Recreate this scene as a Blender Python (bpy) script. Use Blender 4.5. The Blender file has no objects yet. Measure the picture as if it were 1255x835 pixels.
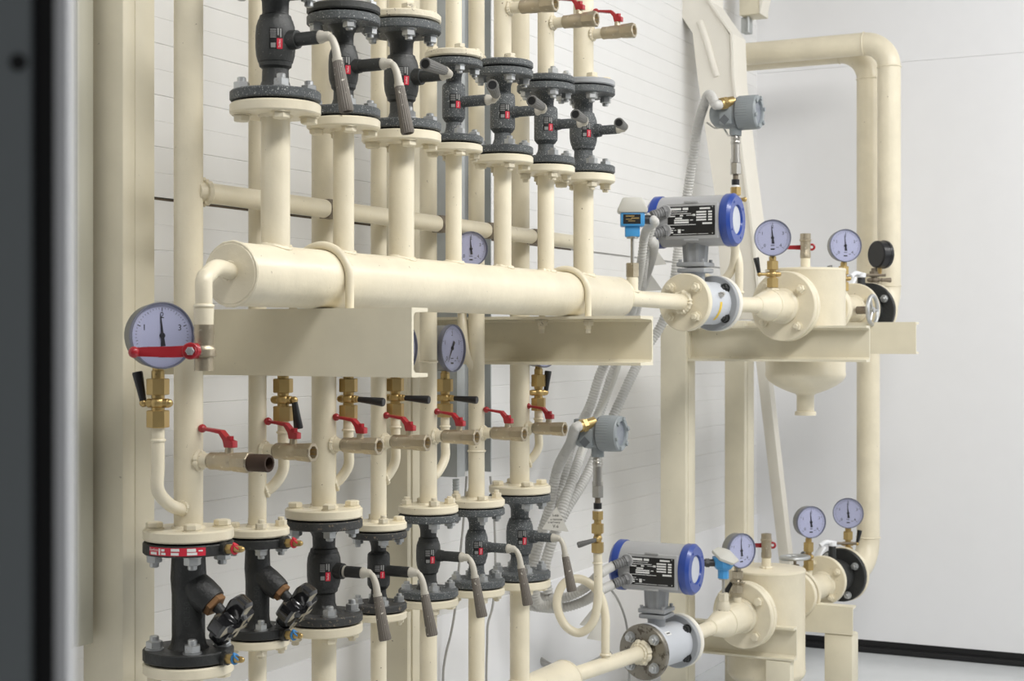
import bpy, bmesh, math, random
from mathutils import Vector, Matrix, Quaternion
random.seed(7)
PI = math.pi
SC = bpy.context.scene
COL = SC.collection
V = Vector

# ------------------------------------------------------------------ camera model (1255 x 835)
F = 1900.0
HEAD = math.radians(26.87)
Y0 = 416.0
ZC = 1.37
CH, SH = math.cos(HEAD), math.sin(HEAD)

def theta(px):
    return HEAD - math.atan((px - 627.5) / F)
def dep(x, y):
    return x * CH + y * SH
def at_y(px, py, y):
    x = y / math.tan(theta(px)); d = dep(x, y)
    return V((x, y, ZC + (Y0 - py) / F * d))
def at_x(px, py, x):
    y = x * math.tan(theta(px)); d = dep(x, y)
    return V((x, y, ZC + (Y0 - py) / F * d))
def at_d(px, py, d):
    u = (px - 627.5) / F
    return V((CH * d + SH * u * d, SH * d - CH * u * d, ZC + (Y0 - py) / F * d))
def zpx(py, d):
    return ZC + (Y0 - py) / F * d

# ------------------------------------------------------------------ materials
def mat(name, col, rough=0.5, metal=0.0, var=0.0, spots=None, spot_scale=40.0, spot_th=0.62,
        bump=0.0, bump_scale=60.0, coat=0.0, spots2=None):
    m = bpy.data.materials.new(name); m.use_nodes = True
    nt = m.node_tree; b = nt.nodes['Principled BSDF']
    b.inputs['Roughness'].default_value = rough
    b.inputs['Metallic'].default_value = metal
    if coat: b.inputs['Coat Weight'].default_value = coat
    c4 = (*col, 1)
    b.inputs['Base Color'].default_value = c4
    tc = None
    if var or spots or bump:
        tc = nt.nodes.new('ShaderNodeTexCoord')
    last = None
    if var:
        n = nt.nodes.new('ShaderNodeTexNoise'); n.inputs['Scale'].default_value = 9; n.inputs['Detail'].default_value = 5
        nt.links.new(tc.outputs['Object'], n.inputs['Vector'])
        r = nt.nodes.new('ShaderNodeValToRGB')
        r.color_ramp.elements[0].position = 0.3; r.color_ramp.elements[1].position = 0.7
        r.color_ramp.elements[0].color = (*[max(0, c * (1 - var)) for c in col], 1)
        r.color_ramp.elements[1].color = (*[min(1, c * (1 + var)) for c in col], 1)
        nt.links.new(n.outputs['Fac'], r.inputs['Fac']); last = r.outputs['Color']
    def addspots(sp, scale, th, last):
        n = nt.nodes.new('ShaderNodeTexNoise'); n.inputs['Scale'].default_value = scale
        n.inputs['Detail'].default_value = 3; n.inputs['Roughness'].default_value = 0.7
        nt.links.new(tc.outputs['Object'], n.inputs['Vector'])
        r = nt.nodes.new('ShaderNodeValToRGB')
        r.color_ramp.elements[0].position = th; r.color_ramp.elements[1].position = th + 0.05
        r.color_ramp.elements[0].color = (0, 0, 0, 1); r.color_ramp.elements[1].color = (1, 1, 1, 1)
        nt.links.new(n.outputs['Fac'], r.inputs['Fac'])
        mx = nt.nodes.new('ShaderNodeMix'); mx.data_type = 'RGBA'
        mx.inputs[6].default_value = c4; mx.inputs[7].default_value = (*sp, 1)
        if last: nt.links.new(last, mx.inputs[6])
        nt.links.new(r.outputs['Color'], mx.inputs[0])
        return mx.outputs[2]
    if spots: last = addspots(spots, spot_scale, spot_th, last)
    if spots2: last = addspots(spots2, spot_scale * 0.23, 0.66, last)
    if last: nt.links.new(last, b.inputs['Base Color'])
    if bump:
        n = nt.nodes.new('ShaderNodeTexNoise'); n.inputs['Scale'].default_value = bump_scale; n.inputs['Detail'].default_value = 4
        nt.links.new(tc.outputs['Object'], n.inputs['Vector'])
        bp = nt.nodes.new('ShaderNodeBump'); bp.inputs['Strength'].default_value = bump; bp.inputs['Distance'].default_value = 0.004
        nt.links.new(n.outputs['Fac'], bp.inputs['Height']); nt.links.new(bp.outputs['Normal'], b.inputs['Normal'])
    return m

M = {}
CR = (0.765, 0.695, 0.53)
M['cream'] = mat('cream_paint', CR, 0.34, 0, 0.075, spots=(0.22, 0.17, 0.11), spot_scale=75, spot_th=0.70, bump=0.3, bump_scale=45)
M['cream_steel'] = mat('cream_structural_paint', (0.73, 0.675, 0.525), 0.46, 0, 0.05, spots=(0.20, 0.16, 0.11), spot_scale=60, spot_th=0.715, bump=0.15, bump_scale=20)
M['cream_dirty'] = mat('cream_paint_dirty', (0.68, 0.62, 0.48), 0.5, 0, 0.08, spots=(0.17, 0.14, 0.11), spot_scale=60, spot_th=0.63, bump=0.5, bump_scale=70)
M['cream_light'] = mat('cream_frame_paint', (0.80, 0.765, 0.68), 0.5, 0, 0.02, bump=0.1, bump_scale=20)
M['iron'] = mat('dark_grey_enamel', (0.040, 0.042, 0.040), 0.5, 0, 0.2, spots=(0.34, 0.34, 0.32), spot_scale=260, spot_th=0.67, bump=0.25, bump_scale=160)
M['iron_speckle'] = mat('dark_grey_enamel_speckled', (0.075, 0.083, 0.086), 0.55, 0, 0.2, spots=(0.50, 0.50, 0.48), spot_scale=330, spot_th=0.60, bump=0.3, bump_scale=160)
M['iron_black'] = mat('black_cast_iron', (0.022, 0.023, 0.022), 0.48, 0, 0.25, spots=(0.4, 0.38, 0.34), spot_scale=120, spot_th=0.735, bump=0.5, bump_scale=120)
M['iron_dusty'] = mat('dusty_black_iron', (0.040, 0.041, 0.040), 0.6, 0, 0.25, spots=(0.20, 0.16, 0.115), spot_scale=130, spot_th=0.60, bump=0.4, bump_scale=120)
M['gasket'] = mat('black_gasket', (0.006, 0.006, 0.006), 0.8)
M['zinc'] = mat('zinc_plated', (0.52, 0.53, 0.53), 0.38, 0.75, 0.12, spots=(0.25, 0.22, 0.18), spot_scale=150, spot_th=0.68)
M['thread'] = mat('bolt_thread', (0.20, 0.19, 0.17), 0.55, 0.6, 0.2)
M['brass'] = mat('brass', (0.50, 0.36, 0.15), 0.36, 0.75, 0.12, spots=(0.25, 0.18, 0.08), spot_scale=60, spot_th=0.66)
M['nickel'] = mat('dull_nickel', (0.43, 0.37, 0.27), 0.36, 0.72, 0.25, spots=(0.62, 0.57, 0.45), spot_scale=90, spot_th=0.62, bump=0.2, bump_scale=150)
M['bronze'] = mat('rusty_bronze', (0.30, 0.16, 0.07), 0.6, 0.4, 0.3)
M['rust'] = mat('dark_rusty_steel', (0.06, 0.035, 0.022), 0.6, 0.4, 0.4)
M['brown'] = mat('brown_fitting', (0.20, 0.165, 0.12), 0.55, 0.3, 0.3)
M['red'] = mat('red_lever_paint', (0.36, 0.014, 0.022), 0.36, 0, 0.08, coat=0.2)
M['red_mark'] = mat('red_print', (0.60, 0.02, 0.045), 0.5)
M['blue_mark'] = mat('blue_ring', (0.04, 0.22, 0.50), 0.5)
M['white_print'] = mat('white_print', (0.80, 0.80, 0.78), 0.5)
M['grey_print'] = mat('grey_print', (0.26, 0.26, 0.25), 0.6)
M['black_label'] = mat('black_label', (0.008, 0.008, 0.008), 0.4)
M['black'] = mat('black_plastic', (0.012, 0.012, 0.013), 0.35)
M['black_knob'] = mat('black_glossy_knob', (0.012, 0.012, 0.013), 0.16, coat=0.6)
M['grip'] = mat('grey_rubber_grip', (0.165, 0.145, 0.122), 0.6, 0, 0.15, spots=(0.66, 0.62, 0.54), spot_scale=85, spot_th=0.645)
M['grip_dark'] = mat('dark_rubber_grip', (0.13, 0.128, 0.12), 0.6, 0, 0.1, spots=(0.5, 0.5, 0.48), spot_scale=150, spot_th=0.68)
M['cast_white'] = mat('painted_cast_lever', (0.52, 0.49, 0.42), 0.5, 0.1, 0.12, spots=(0.2, 0.18, 0.15), spot_scale=90, spot_th=0.66)
M['meter_grey'] = mat('meter_grey_enamel', (0.40, 0.40, 0.40), 0.38, 0, 0.02, coat=0.1)
M['meter_light'] = mat('meter_pale_grey', (0.55, 0.57, 0.60), 0.4, 0, 0.03)
M['meter_flange'] = mat('meter_flange_grey', (0.34, 0.35, 0.36), 0.45, 0, 0.05)
M['dirty_steel'] = mat('dirty_bare_steel', (0.26, 0.24, 0.20), 0.42, 0.7, 0.3, spots=(0.10, 0.085, 0.065), spot_scale=30, spot_th=0.55)
M['blue'] = mat('blue_meter_cover', (0.022, 0.060, 0.30), 0.32, 0, 0.03, coat=0.3)
M['blue_light'] = mat('blue_sensor_body', (0.06, 0.30, 0.62), 0.4)
M['trans_grey'] = mat('transmitter_grey', (0.26, 0.285, 0.295), 0.42, 0, 0.03)
M['trans_dark'] = mat('transmitter_seam', (0.12, 0.13, 0.14), 0.5)
M['steel'] = mat('stainless_steel', (0.50, 0.48, 0.44), 0.28, 0.9, 0.1)
M['conduit'] = mat('grey_corrugated_conduit', (0.56, 0.55, 0.52), 0.5, 0, 0.04)
M['cable'] = mat('grey_cable', (0.42, 0.41, 0.39), 0.5)
M['cable_dark'] = mat('dark_cable_gland', (0.03, 0.03, 0.032), 0.4)
M['galv'] = mat('galvanised_steel', (0.46, 0.48, 0.48), 0.5, 0.35, 0.1)
M['tag'] = mat('white_plastic_tag', (0.74, 0.72, 0.66), 0.5)
M['ink'] = mat('dark_ink', (0.05, 0.045, 0.04), 0.6)
M['sensor_cap'] = mat('pale_grey_sensor_cap', (0.56, 0.55, 0.50), 0.45)
M['dial'] = mat('pale_blue_dial', (0.56, 0.58, 0.74), 0.55)
M['bezel'] = mat('gauge_bezel', (0.20, 0.21, 0.27), 0.35, 0.4)
M['case'] = mat('gauge_case_grey', (0.24, 0.24, 0.23), 0.4, 0.35)
M['needle'] = mat('needle_dark', (0.015, 0.015, 0.02), 0.5)
M['wall_tile'] = mat('white_block_paint', (0.77, 0.765, 0.75), 0.42, 0, 0.012, bump=0.10, bump_scale=14)
M['wall_white'] = mat('white_panel_paint', (0.84, 0.84, 0.85), 0.55, 0, 0.008)
M['floor'] = mat('pale_grey_floor', (0.66, 0.68, 0.69), 0.22, 0, 0.03)
M['black_gap'] = mat('black_rubber_seal', (0.006, 0.006, 0.007), 0.6)
M['crack'] = mat('brown_panel_joint', (0.10, 0.075, 0.05), 0.8)
M['door_grey'] = mat('dark_grey_door_paint', (0.24, 0.265, 0.275), 0.5)
M['door_black'] = mat('black_door_seal', (0.004, 0.004, 0.005), 0.7)
M['door_white'] = mat('white_door_edge', (0.84, 0.85, 0.87), 0.5)
M['trunk'] = mat('grey_cable_trunking', (0.47, 0.455, 0.37), 0.5)
def glass_mat():
    m = bpy.data.materials.new('clear_glass'); m.use_nodes = True
    nt = m.node_tree; nt.nodes.clear()
    o = nt.nodes.new('ShaderNodeOutputMaterial'); t = nt.nodes.new('ShaderNodeBsdfTransparent'); g = nt.nodes.new('ShaderNodeBsdfGlossy')
    g.inputs['Roughness'].default_value = 0.08; t.inputs['Color'].default_value = (0.96, 0.96, 0.98, 1)
    mx = nt.nodes.new('ShaderNodeMixShader'); mx.inputs[0].default_value = 0.05
    nt.links.new(t.outputs[0], mx.inputs[1]); nt.links.new(g.outputs[0], mx.inputs[2])
    nt.links.new(mx.outputs[0], o.inputs[0])
    return m
M['glass'] = glass_mat()

# ------------------------------------------------------------------ mesh builder
def frame(d):
    d = V(d).normalized()
    a = V((0, 0, 1)) if abs(d.z) < 0.9 else V((1, 0, 0))
    x = a.cross(d).normalized(); y = d.cross(x).normalized()
    return x, y, d

class MB:
    def __init__(self, M_=None):
        self.v = []; self.f = []; self.M = M_ or Matrix.Identity(4)
    def add(self, vs, fs):
        n = len(self.v)
        self.v += [self.M @ V(p) for p in vs]
        self.f += [tuple(i + n for i in f) for f in fs]
        return self
    def lathe(self, prof, o=(0, 0, 0), ax=(0, 0, 1), n=32, mod=None, ph=0.0, squash=None):
        """prof: (t along the axis, radius)"""
        x, y, d = frame(ax); o = V(o); vs = []; rings = []
        for t, r in prof:
            if r < 1e-7:
                rings.append((len(vs), 1)); vs.append(o + d * t)
            else:
                rings.append((len(vs), n))
                for k in range(n):
                    a = 2 * PI * k / n + ph
                    rr = r * (mod(k) if mod else 1)
                    vs.append(o + d * t + x * (rr * math.cos(a)) + y * (rr * math.sin(a)))
        fs = []
        for (a, na), (b, nb) in zip(rings, rings[1:]):
            for k in range(n):
                k2 = (k + 1) % n
                if na == 1 and nb == 1: continue
                if na == 1: fs.append((a, b + k2, b + k))
                elif nb == 1: fs.append((a + k, a + k2, b))
                else: fs.append((a + k, a + k2, b + k2, b + k))
        return self.add(vs, fs)
    def cyl(self, p0, p1, r0, r1=None, n=24, ch=0.0):
        p0 = V(p0); p1 = V(p1); L = (p1 - p0).length
        r1 = r0 if r1 is None else r1
        pr = [(0, 0), (0, r0 - ch), (ch, r0), (L - ch, r1), (L, r1 - ch), (L, 0)] if ch else [(0, 0), (0, r0), (L, r1), (L, 0)]
        return self.lathe(pr, p0, p1 - p0, n)
    def hexa(self, p0, p1, r, ph=0.0, ch=0.12):
        p0 = V(p0); p1 = V(p1); L = (p1 - p0).length; c = r * ch
        return self.lathe([(0, 0), (0, r - c), (c * .6, r), (L - c * .6, r), (L, r - c), (L, 0)], p0, p1 - p0, 6, ph=ph)
    def tube(self, pts, r, n=14, cap=True, radii=None):
        pts = [V(p) for p in pts]; m = len(pts)
        tans = []
        for i in range(m):
            a = pts[max(0, i - 1)]; b = pts[min(m - 1, i + 1)]
            tans.append((b - a).normalized())
        x, y, d = frame(tans[0]); vs = []
        for i in range(m):
            if i:
                q = tans[i - 1].rotation_difference(tans[i]); x = q @ x; y = q @ y
            rr = radii[i] if radii else r
            for k in range(n):
                a = 2 * PI * k / n
                vs.append(pts[i] + x * (rr * math.cos(a)) + y * (rr * math.sin(a)))
        fs = [(i * n + k, i * n + (k + 1) % n, (i + 1) * n + (k + 1) % n, (i + 1) * n + k) for i in range(m - 1) for k in range(n)]
        if cap:
            fs.append(tuple(range(n - 1, -1, -1))); fs.append(tuple((m - 1) * n + k for k in range(n)))
        return self.add(vs, fs)
    def box(self, c, s, bev=0.0, R=None):
        c = V(c); hx, hy, hz = (q / 2 for q in s)
        bm = bmesh.new()
        bmesh.ops.create_cube(bm, size=1.0)
        for v in bm.verts: v.co = V((v.co.x * s[0], v.co.y * s[1], v.co.z * s[2]))
        if bev:
            bmesh.ops.bevel(bm, geom=bm.edges[:], offset=bev, segments=2, profile=0.5, affect='EDGES')
        bm.verts.index_update()
        vs = [(R @ v.co if R else v.co) + c for v in bm.verts]
        fs = [tuple(v.index for v in f.verts) for f in bm.faces]
        bm.free()
        return self.add(vs, fs)
    def box2(self, a, b, bev=0.0):
        a = V(a); b = V(b)
        return self.box((a + b) / 2, [abs(q) for q in (b - a)], bev)
    def prism(self, poly, o, ux, uy, depth, bev=0.0):
        """poly in (ux,uy) plane at o, extruded depth along ux x uy"""
        ux = V(ux); uy = V(uy); w = ux.cross(uy).normalized(); o = V(o)
        n = len(poly)
        if bev:
            bm = bmesh.new()
            lo = [bm.verts.new(o + ux * p[0] + uy * p[1]) for p in poly]
            hi = [bm.verts.new(o + ux * p[0] + uy * p[1] + w * depth) for p in poly]
            bm.faces.new(lo[::-1]); bm.faces.new(hi)
            for k in range(n): bm.faces.new((lo[k], lo[(k + 1) % n], hi[(k + 1) % n], hi[k]))
            bmesh.ops.bevel(bm, geom=bm.edges[:], offset=bev, segments=2, profile=0.5, affect='EDGES')
            bm.verts.index_update()
            vs = [v.co.copy() for v in bm.verts]; fs = [tuple(v.index for v in f.verts) for f in bm.faces]
            bm.free(); return self.add(vs, fs)
        vs = [o + ux * p[0] + uy * p[1] for p in poly] + [o + ux * p[0] + uy * p[1] + w * depth for p in poly]
        fs = [tuple(range(n - 1, -1, -1)), tuple(range(n, 2 * n))] + [(k, (k + 1) % n, n + (k + 1) % n, n + k) for k in range(n)]
        return self.add(vs, fs)
    def sphere(self, c, r, n=16, ax=(0, 0, 1), sz=1.0):
        m = n // 2
        return self.lathe([(-r * sz * math.cos(PI * i / m), r * math.sin(PI * i / m)) for i in range(m + 1)], c, ax, n)
    def torus(self, c, ax, R, r, n=32, m=10, a0=0, a1=2 * PI):
        x, y, d = frame(ax); c = V(c)
        full = abs(a1 - a0 - 2 * PI) < 1e-6
        pts = [c + x * R * math.cos(a0 + (a1 - a0) * k / n) + y * R * math.sin(a0 + (a1 - a0) * k / n) for k in range(n if full else n + 1)]
        vs = []; N = len(pts)
        for k in range(N):
            a = a0 + (a1 - a0) * k / n; e = x * math.cos(a) + y * math.sin(a)
            for j in range(m):
                b = 2 * PI * j / m
                vs.append(pts[k] + e * r * math.cos(b) + d * r * math.sin(b))
        fs = []
        for k in range(N if full else N - 1):
            k2 = (k + 1) % N
            for j in range(m):
                fs.append((k * m + j, k * m + (j + 1) % m, k2 * m + (j + 1) % m, k2 * m + j))
        return self.add(vs, fs)
    def build(self, name, material, parent=None, origin=None, smooth=True, ang=32):
        org = V(parent['_o']) if parent is not None else V(origin or (0, 0, 0))
        me = bpy.data.meshes.new(name)
        me.from_pydata([p - org for p in self.v], [], self.f)
        bm = bmesh.new(); bm.from_mesh(me); bmesh.ops.recalc_face_normals(bm, faces=bm.faces[:]); bm.to_mesh(me); bm.free()
        if smooth:
            me.polygons.foreach_set('use_smooth', [True] * len(me.polygons))
            me.set_sharp_from_angle(angle=math.radians(ang))
        me.materials.append(material if not isinstance(material, str) else M[material])
        o = bpy.data.objects.new(name, me); COL.objects.link(o)
        if parent is not None: o.parent = parent
        else: o.location = org
        o['_o'] = list(org)
        return o

def thing(name, label, cat, loc, group=None):
    o = bpy.data.objects.new(name, None); COL.objects.link(o)
    o.empty_display_size = 0.05
    o.location = V(loc); o['_o'] = list(V(loc)); o['label'] = label; o['category'] = cat
    if group: o['group'] = group
    return o
def tag(o, label, cat, group=None):
    o['label'] = label; o['category'] = cat
    if group: o['group'] = group
    return o
def struct(o):
    o['kind'] = 'structure'; return o

def crom(pts, step=0.02):
    pts = [V(p) for p in pts]; P = [pts[0] * 2 - pts[1]] + pts + [pts[-1] * 2 - pts[-2]]
    out = []
    for i in range(1, len(P) - 2):
        a, b, c, d = P[i - 1], P[i], P[i + 1], P[i + 2]
        n = max(2, int((c - b).length / step))
        for k in range(n):
            t = k / n
            out.append(0.5 * ((2 * b) + (c - a) * t + (2 * a - 5 * b + 4 * c - d) * t * t + (3 * b - a - 3 * c + d) * t ** 3))
    out.append(pts[-1])
    return out
def resample(pts, step):
    out = [pts[0]]; acc = 0.0
    for a, b in zip(pts, pts[1:]):
        L = (b - a).length
        if L < 1e-9: continue
        t = step - acc
        while t <= L:
            out.append(a + (b - a) * (t / L)); t += step
        acc = L - (t - step)
    return out
def bend(p0, corner, p1, R, n=10):
    """polyline with a rounded corner"""
    p0, c, p1 = V(p0), V(corner), V(p1)
    a = (p0 - c).normalized(); b = (p1 - c).normalized()
    ang = a.angle(b); t = R / math.tan(ang / 2)
    s = c + a * t; e = c + b * t
    cen = c + (a + b).normalized() * (R / math.sin(ang / 2))
    out = [p0]
    va = s - cen; vb = e - cen; tot = va.angle(vb); axis = va.cross(vb).normalized()
    for k in range(n + 1):
        out.append(cen + Quaternion(axis, tot * k / n) @ va)
    out.append(p1)
    return out

_fc = {}
def text_shape(s, size=1.0):
    """flat text as 2-D vertices and faces, centred"""
    if s not in _fc:
        cu = bpy.data.curves.new('t', 'FONT'); cu.body = s; cu.resolution_u = 2; cu.align_x = 'CENTER'; cu.align_y = 'CENTER'
        ob = bpy.data.objects.new('t', cu); COL.objects.link(ob)
        dg = bpy.context.evaluated_depsgraph_get(); dg.update()
        me = ob.evaluated_get(dg).to_mesh()
        _fc[s] = ([(v.co.x, v.co.y) for v in me.vertices], [tuple(p.vertices) for p in me.polygons])
        ob.evaluated_get(dg).to_mesh_clear()
        bpy.data.objects.remove(ob); bpy.data.curves.remove(cu)
    vs, fs = _fc[s]
    return [(x * size, y * size) for x, y in vs], fs
# ================================================================== COMPONENTS
def ring_pts(o, R, k=4, a0=PI / 4):
    return [V(o) + V((R * math.cos(a0 + 2 * PI * i / k), R * math.sin(a0 + 2 * PI * i / k), 0)) for i in range(k)]

def nut(parent, p, d, r, material='zinc', name='flange_bolt', thread=True, h=None, n_th=10):
    """hex nut with washer and bolt end, standing on p and pointing along d"""
    d = V(d).normalized(); p = V(p); h = h or r * 0.9
    mb = MB()
    mb.cyl(p, p + d * r * .16, r * 1.12, n=16)
    mb.hexa(p + d * r * .14, p + d * (h + r * .14), r, ph=random.uniform(0, 1))
    if thread:
        mb.cyl(p + d * h, p + d * (h + r * (.62 + random.uniform(-.1, .18))), r * .55, n=n_th, ch=r * .1)
    return mb.build(name, material, parent)

def head(parent, p, d, r, material='cream', name='bolt_head'):
    d = V(d).normalized(); p = V(p)
    mb = MB()
    mb.cyl(p, p + d * r * .15, r * 1.12, n=16)
    mb.hexa(p + d * r * .1, p + d * r * .85, r, ph=random.uniform(0, 1), ch=.2)
    return mb.build(name, material, parent)

def weld(mb, c, ax, R, r=.004, n=40, sad=None):
    """uneven weld bead around a pipe; sad = radius of the barrel it sits on (barrel along X)"""
    x, y, d = frame(ax); c = V(c); m = 6; vs = []; fs = []
    for k in range(n):
        a = 2 * PI * k / n; e = x * math.cos(a) + y * math.sin(a)
        p = c + e * R
        if sad:
            yy = (p - c).y
            p.z += math.sqrt(max(0, sad * sad - yy * yy)) - sad
        rr = r * random.uniform(.75, 1.3)
        for j in range(m):
            b = 2 * PI * j / m
            vs.append(p + e * rr * math.cos(b) + d * rr * math.sin(b))
    for k in range(n):
        k2 = (k + 1) % n
        for j in range(m): fs.append((k * m + j, k * m + (j + 1) % m, k2 * m + (j + 1) % m, k2 * m + j))
    mb.add(vs, fs)

def disc(mb, o, ax, R, t, hole=0.0, ch=.0022, n=56):
    mb.lathe([(0, hole), (0, R - ch), (ch, R), (t - ch, R), (t, R - ch), (t, hole)] if hole else
             [(0, 0), (0, R - ch), (ch, R), (t - ch, R), (t, R - ch), (t, 0)], o, ax, n)

SIZES = {50: dict(Rf=.0845, t=.019, pr=.0272, Rb=.0372, nr=.0150, cf=.023),
         40: dict(Rf=.0735, t=.018, pr=.0212, Rb=.0300, nr=.0132, cf=.021),
         32: dict(Rf=.0655, t=.016, pr=.0185, Rb=.0262, nr=.0120, cf=.019)}

def valve_profile(s, L, style):
    t = s['t']; Rb = s['Rb']; Rf = s['Rf']; ch = .0022
    m = L / 2; h = L * (.215 if style == 'round' else .225)          # half height of the barrel
    lo = [(0.002, 0), (0.002, Rf - ch), (.004, Rf), (t, Rf), (t + .002, Rf - ch), (t + .002, Rb * 1.02), (t + .006, Rb * .92),
          (t + .014, Rb * .76), (t + .022, Rb * .68), (m - h - .003, Rb * .66)]
    if style == 'round':
        mid = [(m - h, Rb * .72), (m - h + .002, Rb * .80), (m - h + .010, Rb * .84), (m - h + .0105, Rb * .87), (m - h * .55, Rb * .96), (m - h * .25, Rb), (m + h * .25, Rb), (m + h * .55, Rb * .965),
               (m + h - .0105, Rb * .87), (m + h - .010, Rb * .84), (m + h - .002, Rb * .78), (m + h, Rb * .68)]
    else:
        mid = [(m - h, Rb * .80), (m - h + .006, Rb * .93), (m - h + .007, Rb * .97), (m - h + .014, Rb), (m + h - .014, Rb), (m + h - .005, Rb * .97), (m + h - .001, Rb * .85), (m + h, Rb * .74)]
    hi = [(L - a, r) for a, r in lo[::-1]]
    return lo + mid + hi

def prof_r(prof, z):
    for (a, ra), (b, rb) in zip(prof, prof[1:]):
        if a <= z <= b and b > a: return ra + (rb - ra) * (z - a) / (b - a)
    return prof[-1][1]

def make_grip(parent, a, b, r, material):
    a = V(a); b = V(b); L = (b - a).length
    mb = MB()
    mod = lambda k: 1.0 if k % 2 else 0.93
    mb.lathe([(0, 0), (0, r * .72), (.003, r * .82), (L * .8, r * 1.05), (L - .004, r * 1.12), (L, r * 1.0), (L, r * .8), (L - .006, r * .75), (L - .006, 0)], a, b - a, 36, mod)
    gb = mb.build('grip', material, parent); gb['label'] = 'grey fluted rubber grip'
    return gb

def ball_valve(o, L, dn, style, mode, tone, grip_tone, label, group, stem_ring=False, tilt=(0.18, 0.0), ftone=None):
    s = SIZES[dn]; o = V(o); Rb = s['Rb']
    T = thing('ball_valve', label, 'valve', o, group)
    prof = valve_profile(s, L, style)
    ti = 6
    mb = MB(); mb.lathe([(s['t'] - .001, 0), (s['t'] - .001, Rb * 1.02)] + prof[5:-5] + [(L - s['t'] + .001, Rb * 1.02), (L - s['t'] + .001, 0)], o, (0, 0, 1), 56)
    zm = L / 2
    mb.cyl(o + V((0, 0, zm)), o + V((0, -Rb * 1.35, zm)), Rb * .58, Rb * .46, 24)
    mb.build('valve_body', tone, T)
    for z0 in (.002, L - s['t'] - .002):
        mb = MB(); disc(mb, o + V((0, 0, z0)), (0, 0, 1), s['Rf'], s['t'], 0, .0026); mb.build('valve_flange', ftone or tone, T)
    g = MB(); disc(g, o + V((0, 0, -.0025)), (0, 0, 1), s['Rf'] * .86, .005); g.build('gasket', 'gasket', T)
    g = MB(); disc(g, o + V((0, 0, L - .0025)), (0, 0, 1), s['Rf'] * .86, .005); g.build('gasket', 'gasket', T)
    for p in ring_pts(o, s['Rf'] * .745): nut(T, p + V((0, 0, s['t'] + .002)), (0, 0, 1), s['nr'])
    for p in ring_pts(o, s['Rf'] * .745): nut(T, p + V((0, 0, L - s['t'] - .002)), (0, 0, -1), s['nr'])
    # stem sleeve
    k = s['Rf'] / .0845; sl = .098 * (.35 + .65 * k)
    zo = V((0, 0, zm))
    mb = MB(); mb.lathe([(Rb * .9, .0125), (sl - .004, .0125), (sl, .0115), (sl, 0)], o + zo, (0, -1, 0), 24)
    mb.build('stem_sleeve', tone, T)
    if stem_ring:
        mb = MB(); mb.lathe([(Rb * 1.45, .012), (Rb * 1.45, .0132), (Rb * 1.45 + .005, .0132), (Rb * 1.45 + .005, .012)], o + zo, (0, -1, 0), 24); mb.build('stem_ring', 'cast_white', T)
    # lever: boss, bent rod, fluted grip
    down = V((0, 0, -1)) if mode == 'down' else V((-1, -tilt[0], tilt[1])).normalized()
    out = V((0, -1, 0)); c = o + zo
    boss0 = c + out * (sl - .002); boss1 = c + out * (sl + .022)
    mb = MB()
    mb.lathe([(0, 0), (0, .010), (.004, .0125), (.009, .0115), (.012, .0095), (.022, .0088), (.026, .006), (.026, 0)], boss0, out, 20)
    e = c + out * (sl + .018)
    q_ = .62 if mode == 'down' else .30
    path = crom([e, e + out * .013 * q_ + down * .004, e + out * .024 * q_ + down * .016, e + out * .031 * q_ + down * .032, e + out * .034 * q_ + down * .047], .004)
    mb.tube(path, .0068, 14, radii=[.0064 + .0022 * i / len(path) for i in range(len(path))])
    g0 = e + out * .0338 * q_ + down * .043; ax = (out * (.21 if mode == 'down' else .0) + down).normalized()
    mb.cyl(g0 - ax * .001, g0 + ax * .005, .0098, .0098, 18)
    lev = mb.build('lever', 'cast_white' if mode == 'down' else ('cast_white'), T)
    make_grip(lev, g0 + ax * .004, g0 + ax * .100, .0122, grip_tone)
    if mode == 'side':
        mb = MB(); mb.cyl(g0 + ax * .0935, g0 + ax * .0985, .0104, n=20); mb.build('grip_end_shade', 'black', lev)  # black disc painting the shade inside the hollow grip end
    # rating label curved round the body, with its red logo
    a_c = math.radians(217); aw = .0125 / Rb
    def patch(mbx, a0, a1, z0, z1, eps, na=8, nz=6):
        vs = []; fs = []
        for i in range(nz + 1):
            z = z0 + (z1 - z0) * i / nz; r = prof_r(prof, z) + eps
            for j in range(na + 1):
                a = a0 + (a1 - a0) * j / na
                vs.append(o + V((r * math.cos(a), r * math.sin(a), z)))
        w = na + 1
        for i in range(nz):
            for j in range(na): fs.append((i * w + j, i * w + j + 1, (i + 1) * w + j + 1, (i + 1) * w + j))
        mbx.add(vs, fs)
    hl = L * .085
    mb = MB(); patch(mb, a_c - aw, a_c + aw, zm - hl, zm + hl, .0005)
    lab = mb.build('rating_label', 'black_label', T)
    mb = MB(); patch(mb, a_c + aw * .12, a_c + aw * .95, zm - hl, zm - hl * .02, .0009); mb.build('logo', 'red_mark', lab)
    vs, fs = text_shape('Danfoss', .0046 * (hl / .0195))
    vv = []
    for x, y in vs:
        z = zm - hl * .51 + x * .96; a = a_c + aw * .52 - (-y) / Rb * 1.0
        a = a_c + aw * .52 - y / Rb * 1.25
        r = prof_r(prof, z) + .0013
        vv.append(o + V((r * math.cos(a), r * math.sin(a), z)))
    mb = MB(); mb.add(vv, fs); mb.build('lettering', 'white_print', lab)
    mb = MB()
    for q in range(2): patch(mb, a_c + aw * (.2 + .38 * q), a_c + aw * (.42 + .38 * q), zm + hl * (.25 - .15 * q), zm + hl * .92, .0009, 2, 3)
    patch(mb, a_c - aw * .75, a_c - aw * .05, zm - hl * .9, zm - hl * .45, .0009, 3, 3)
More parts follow.
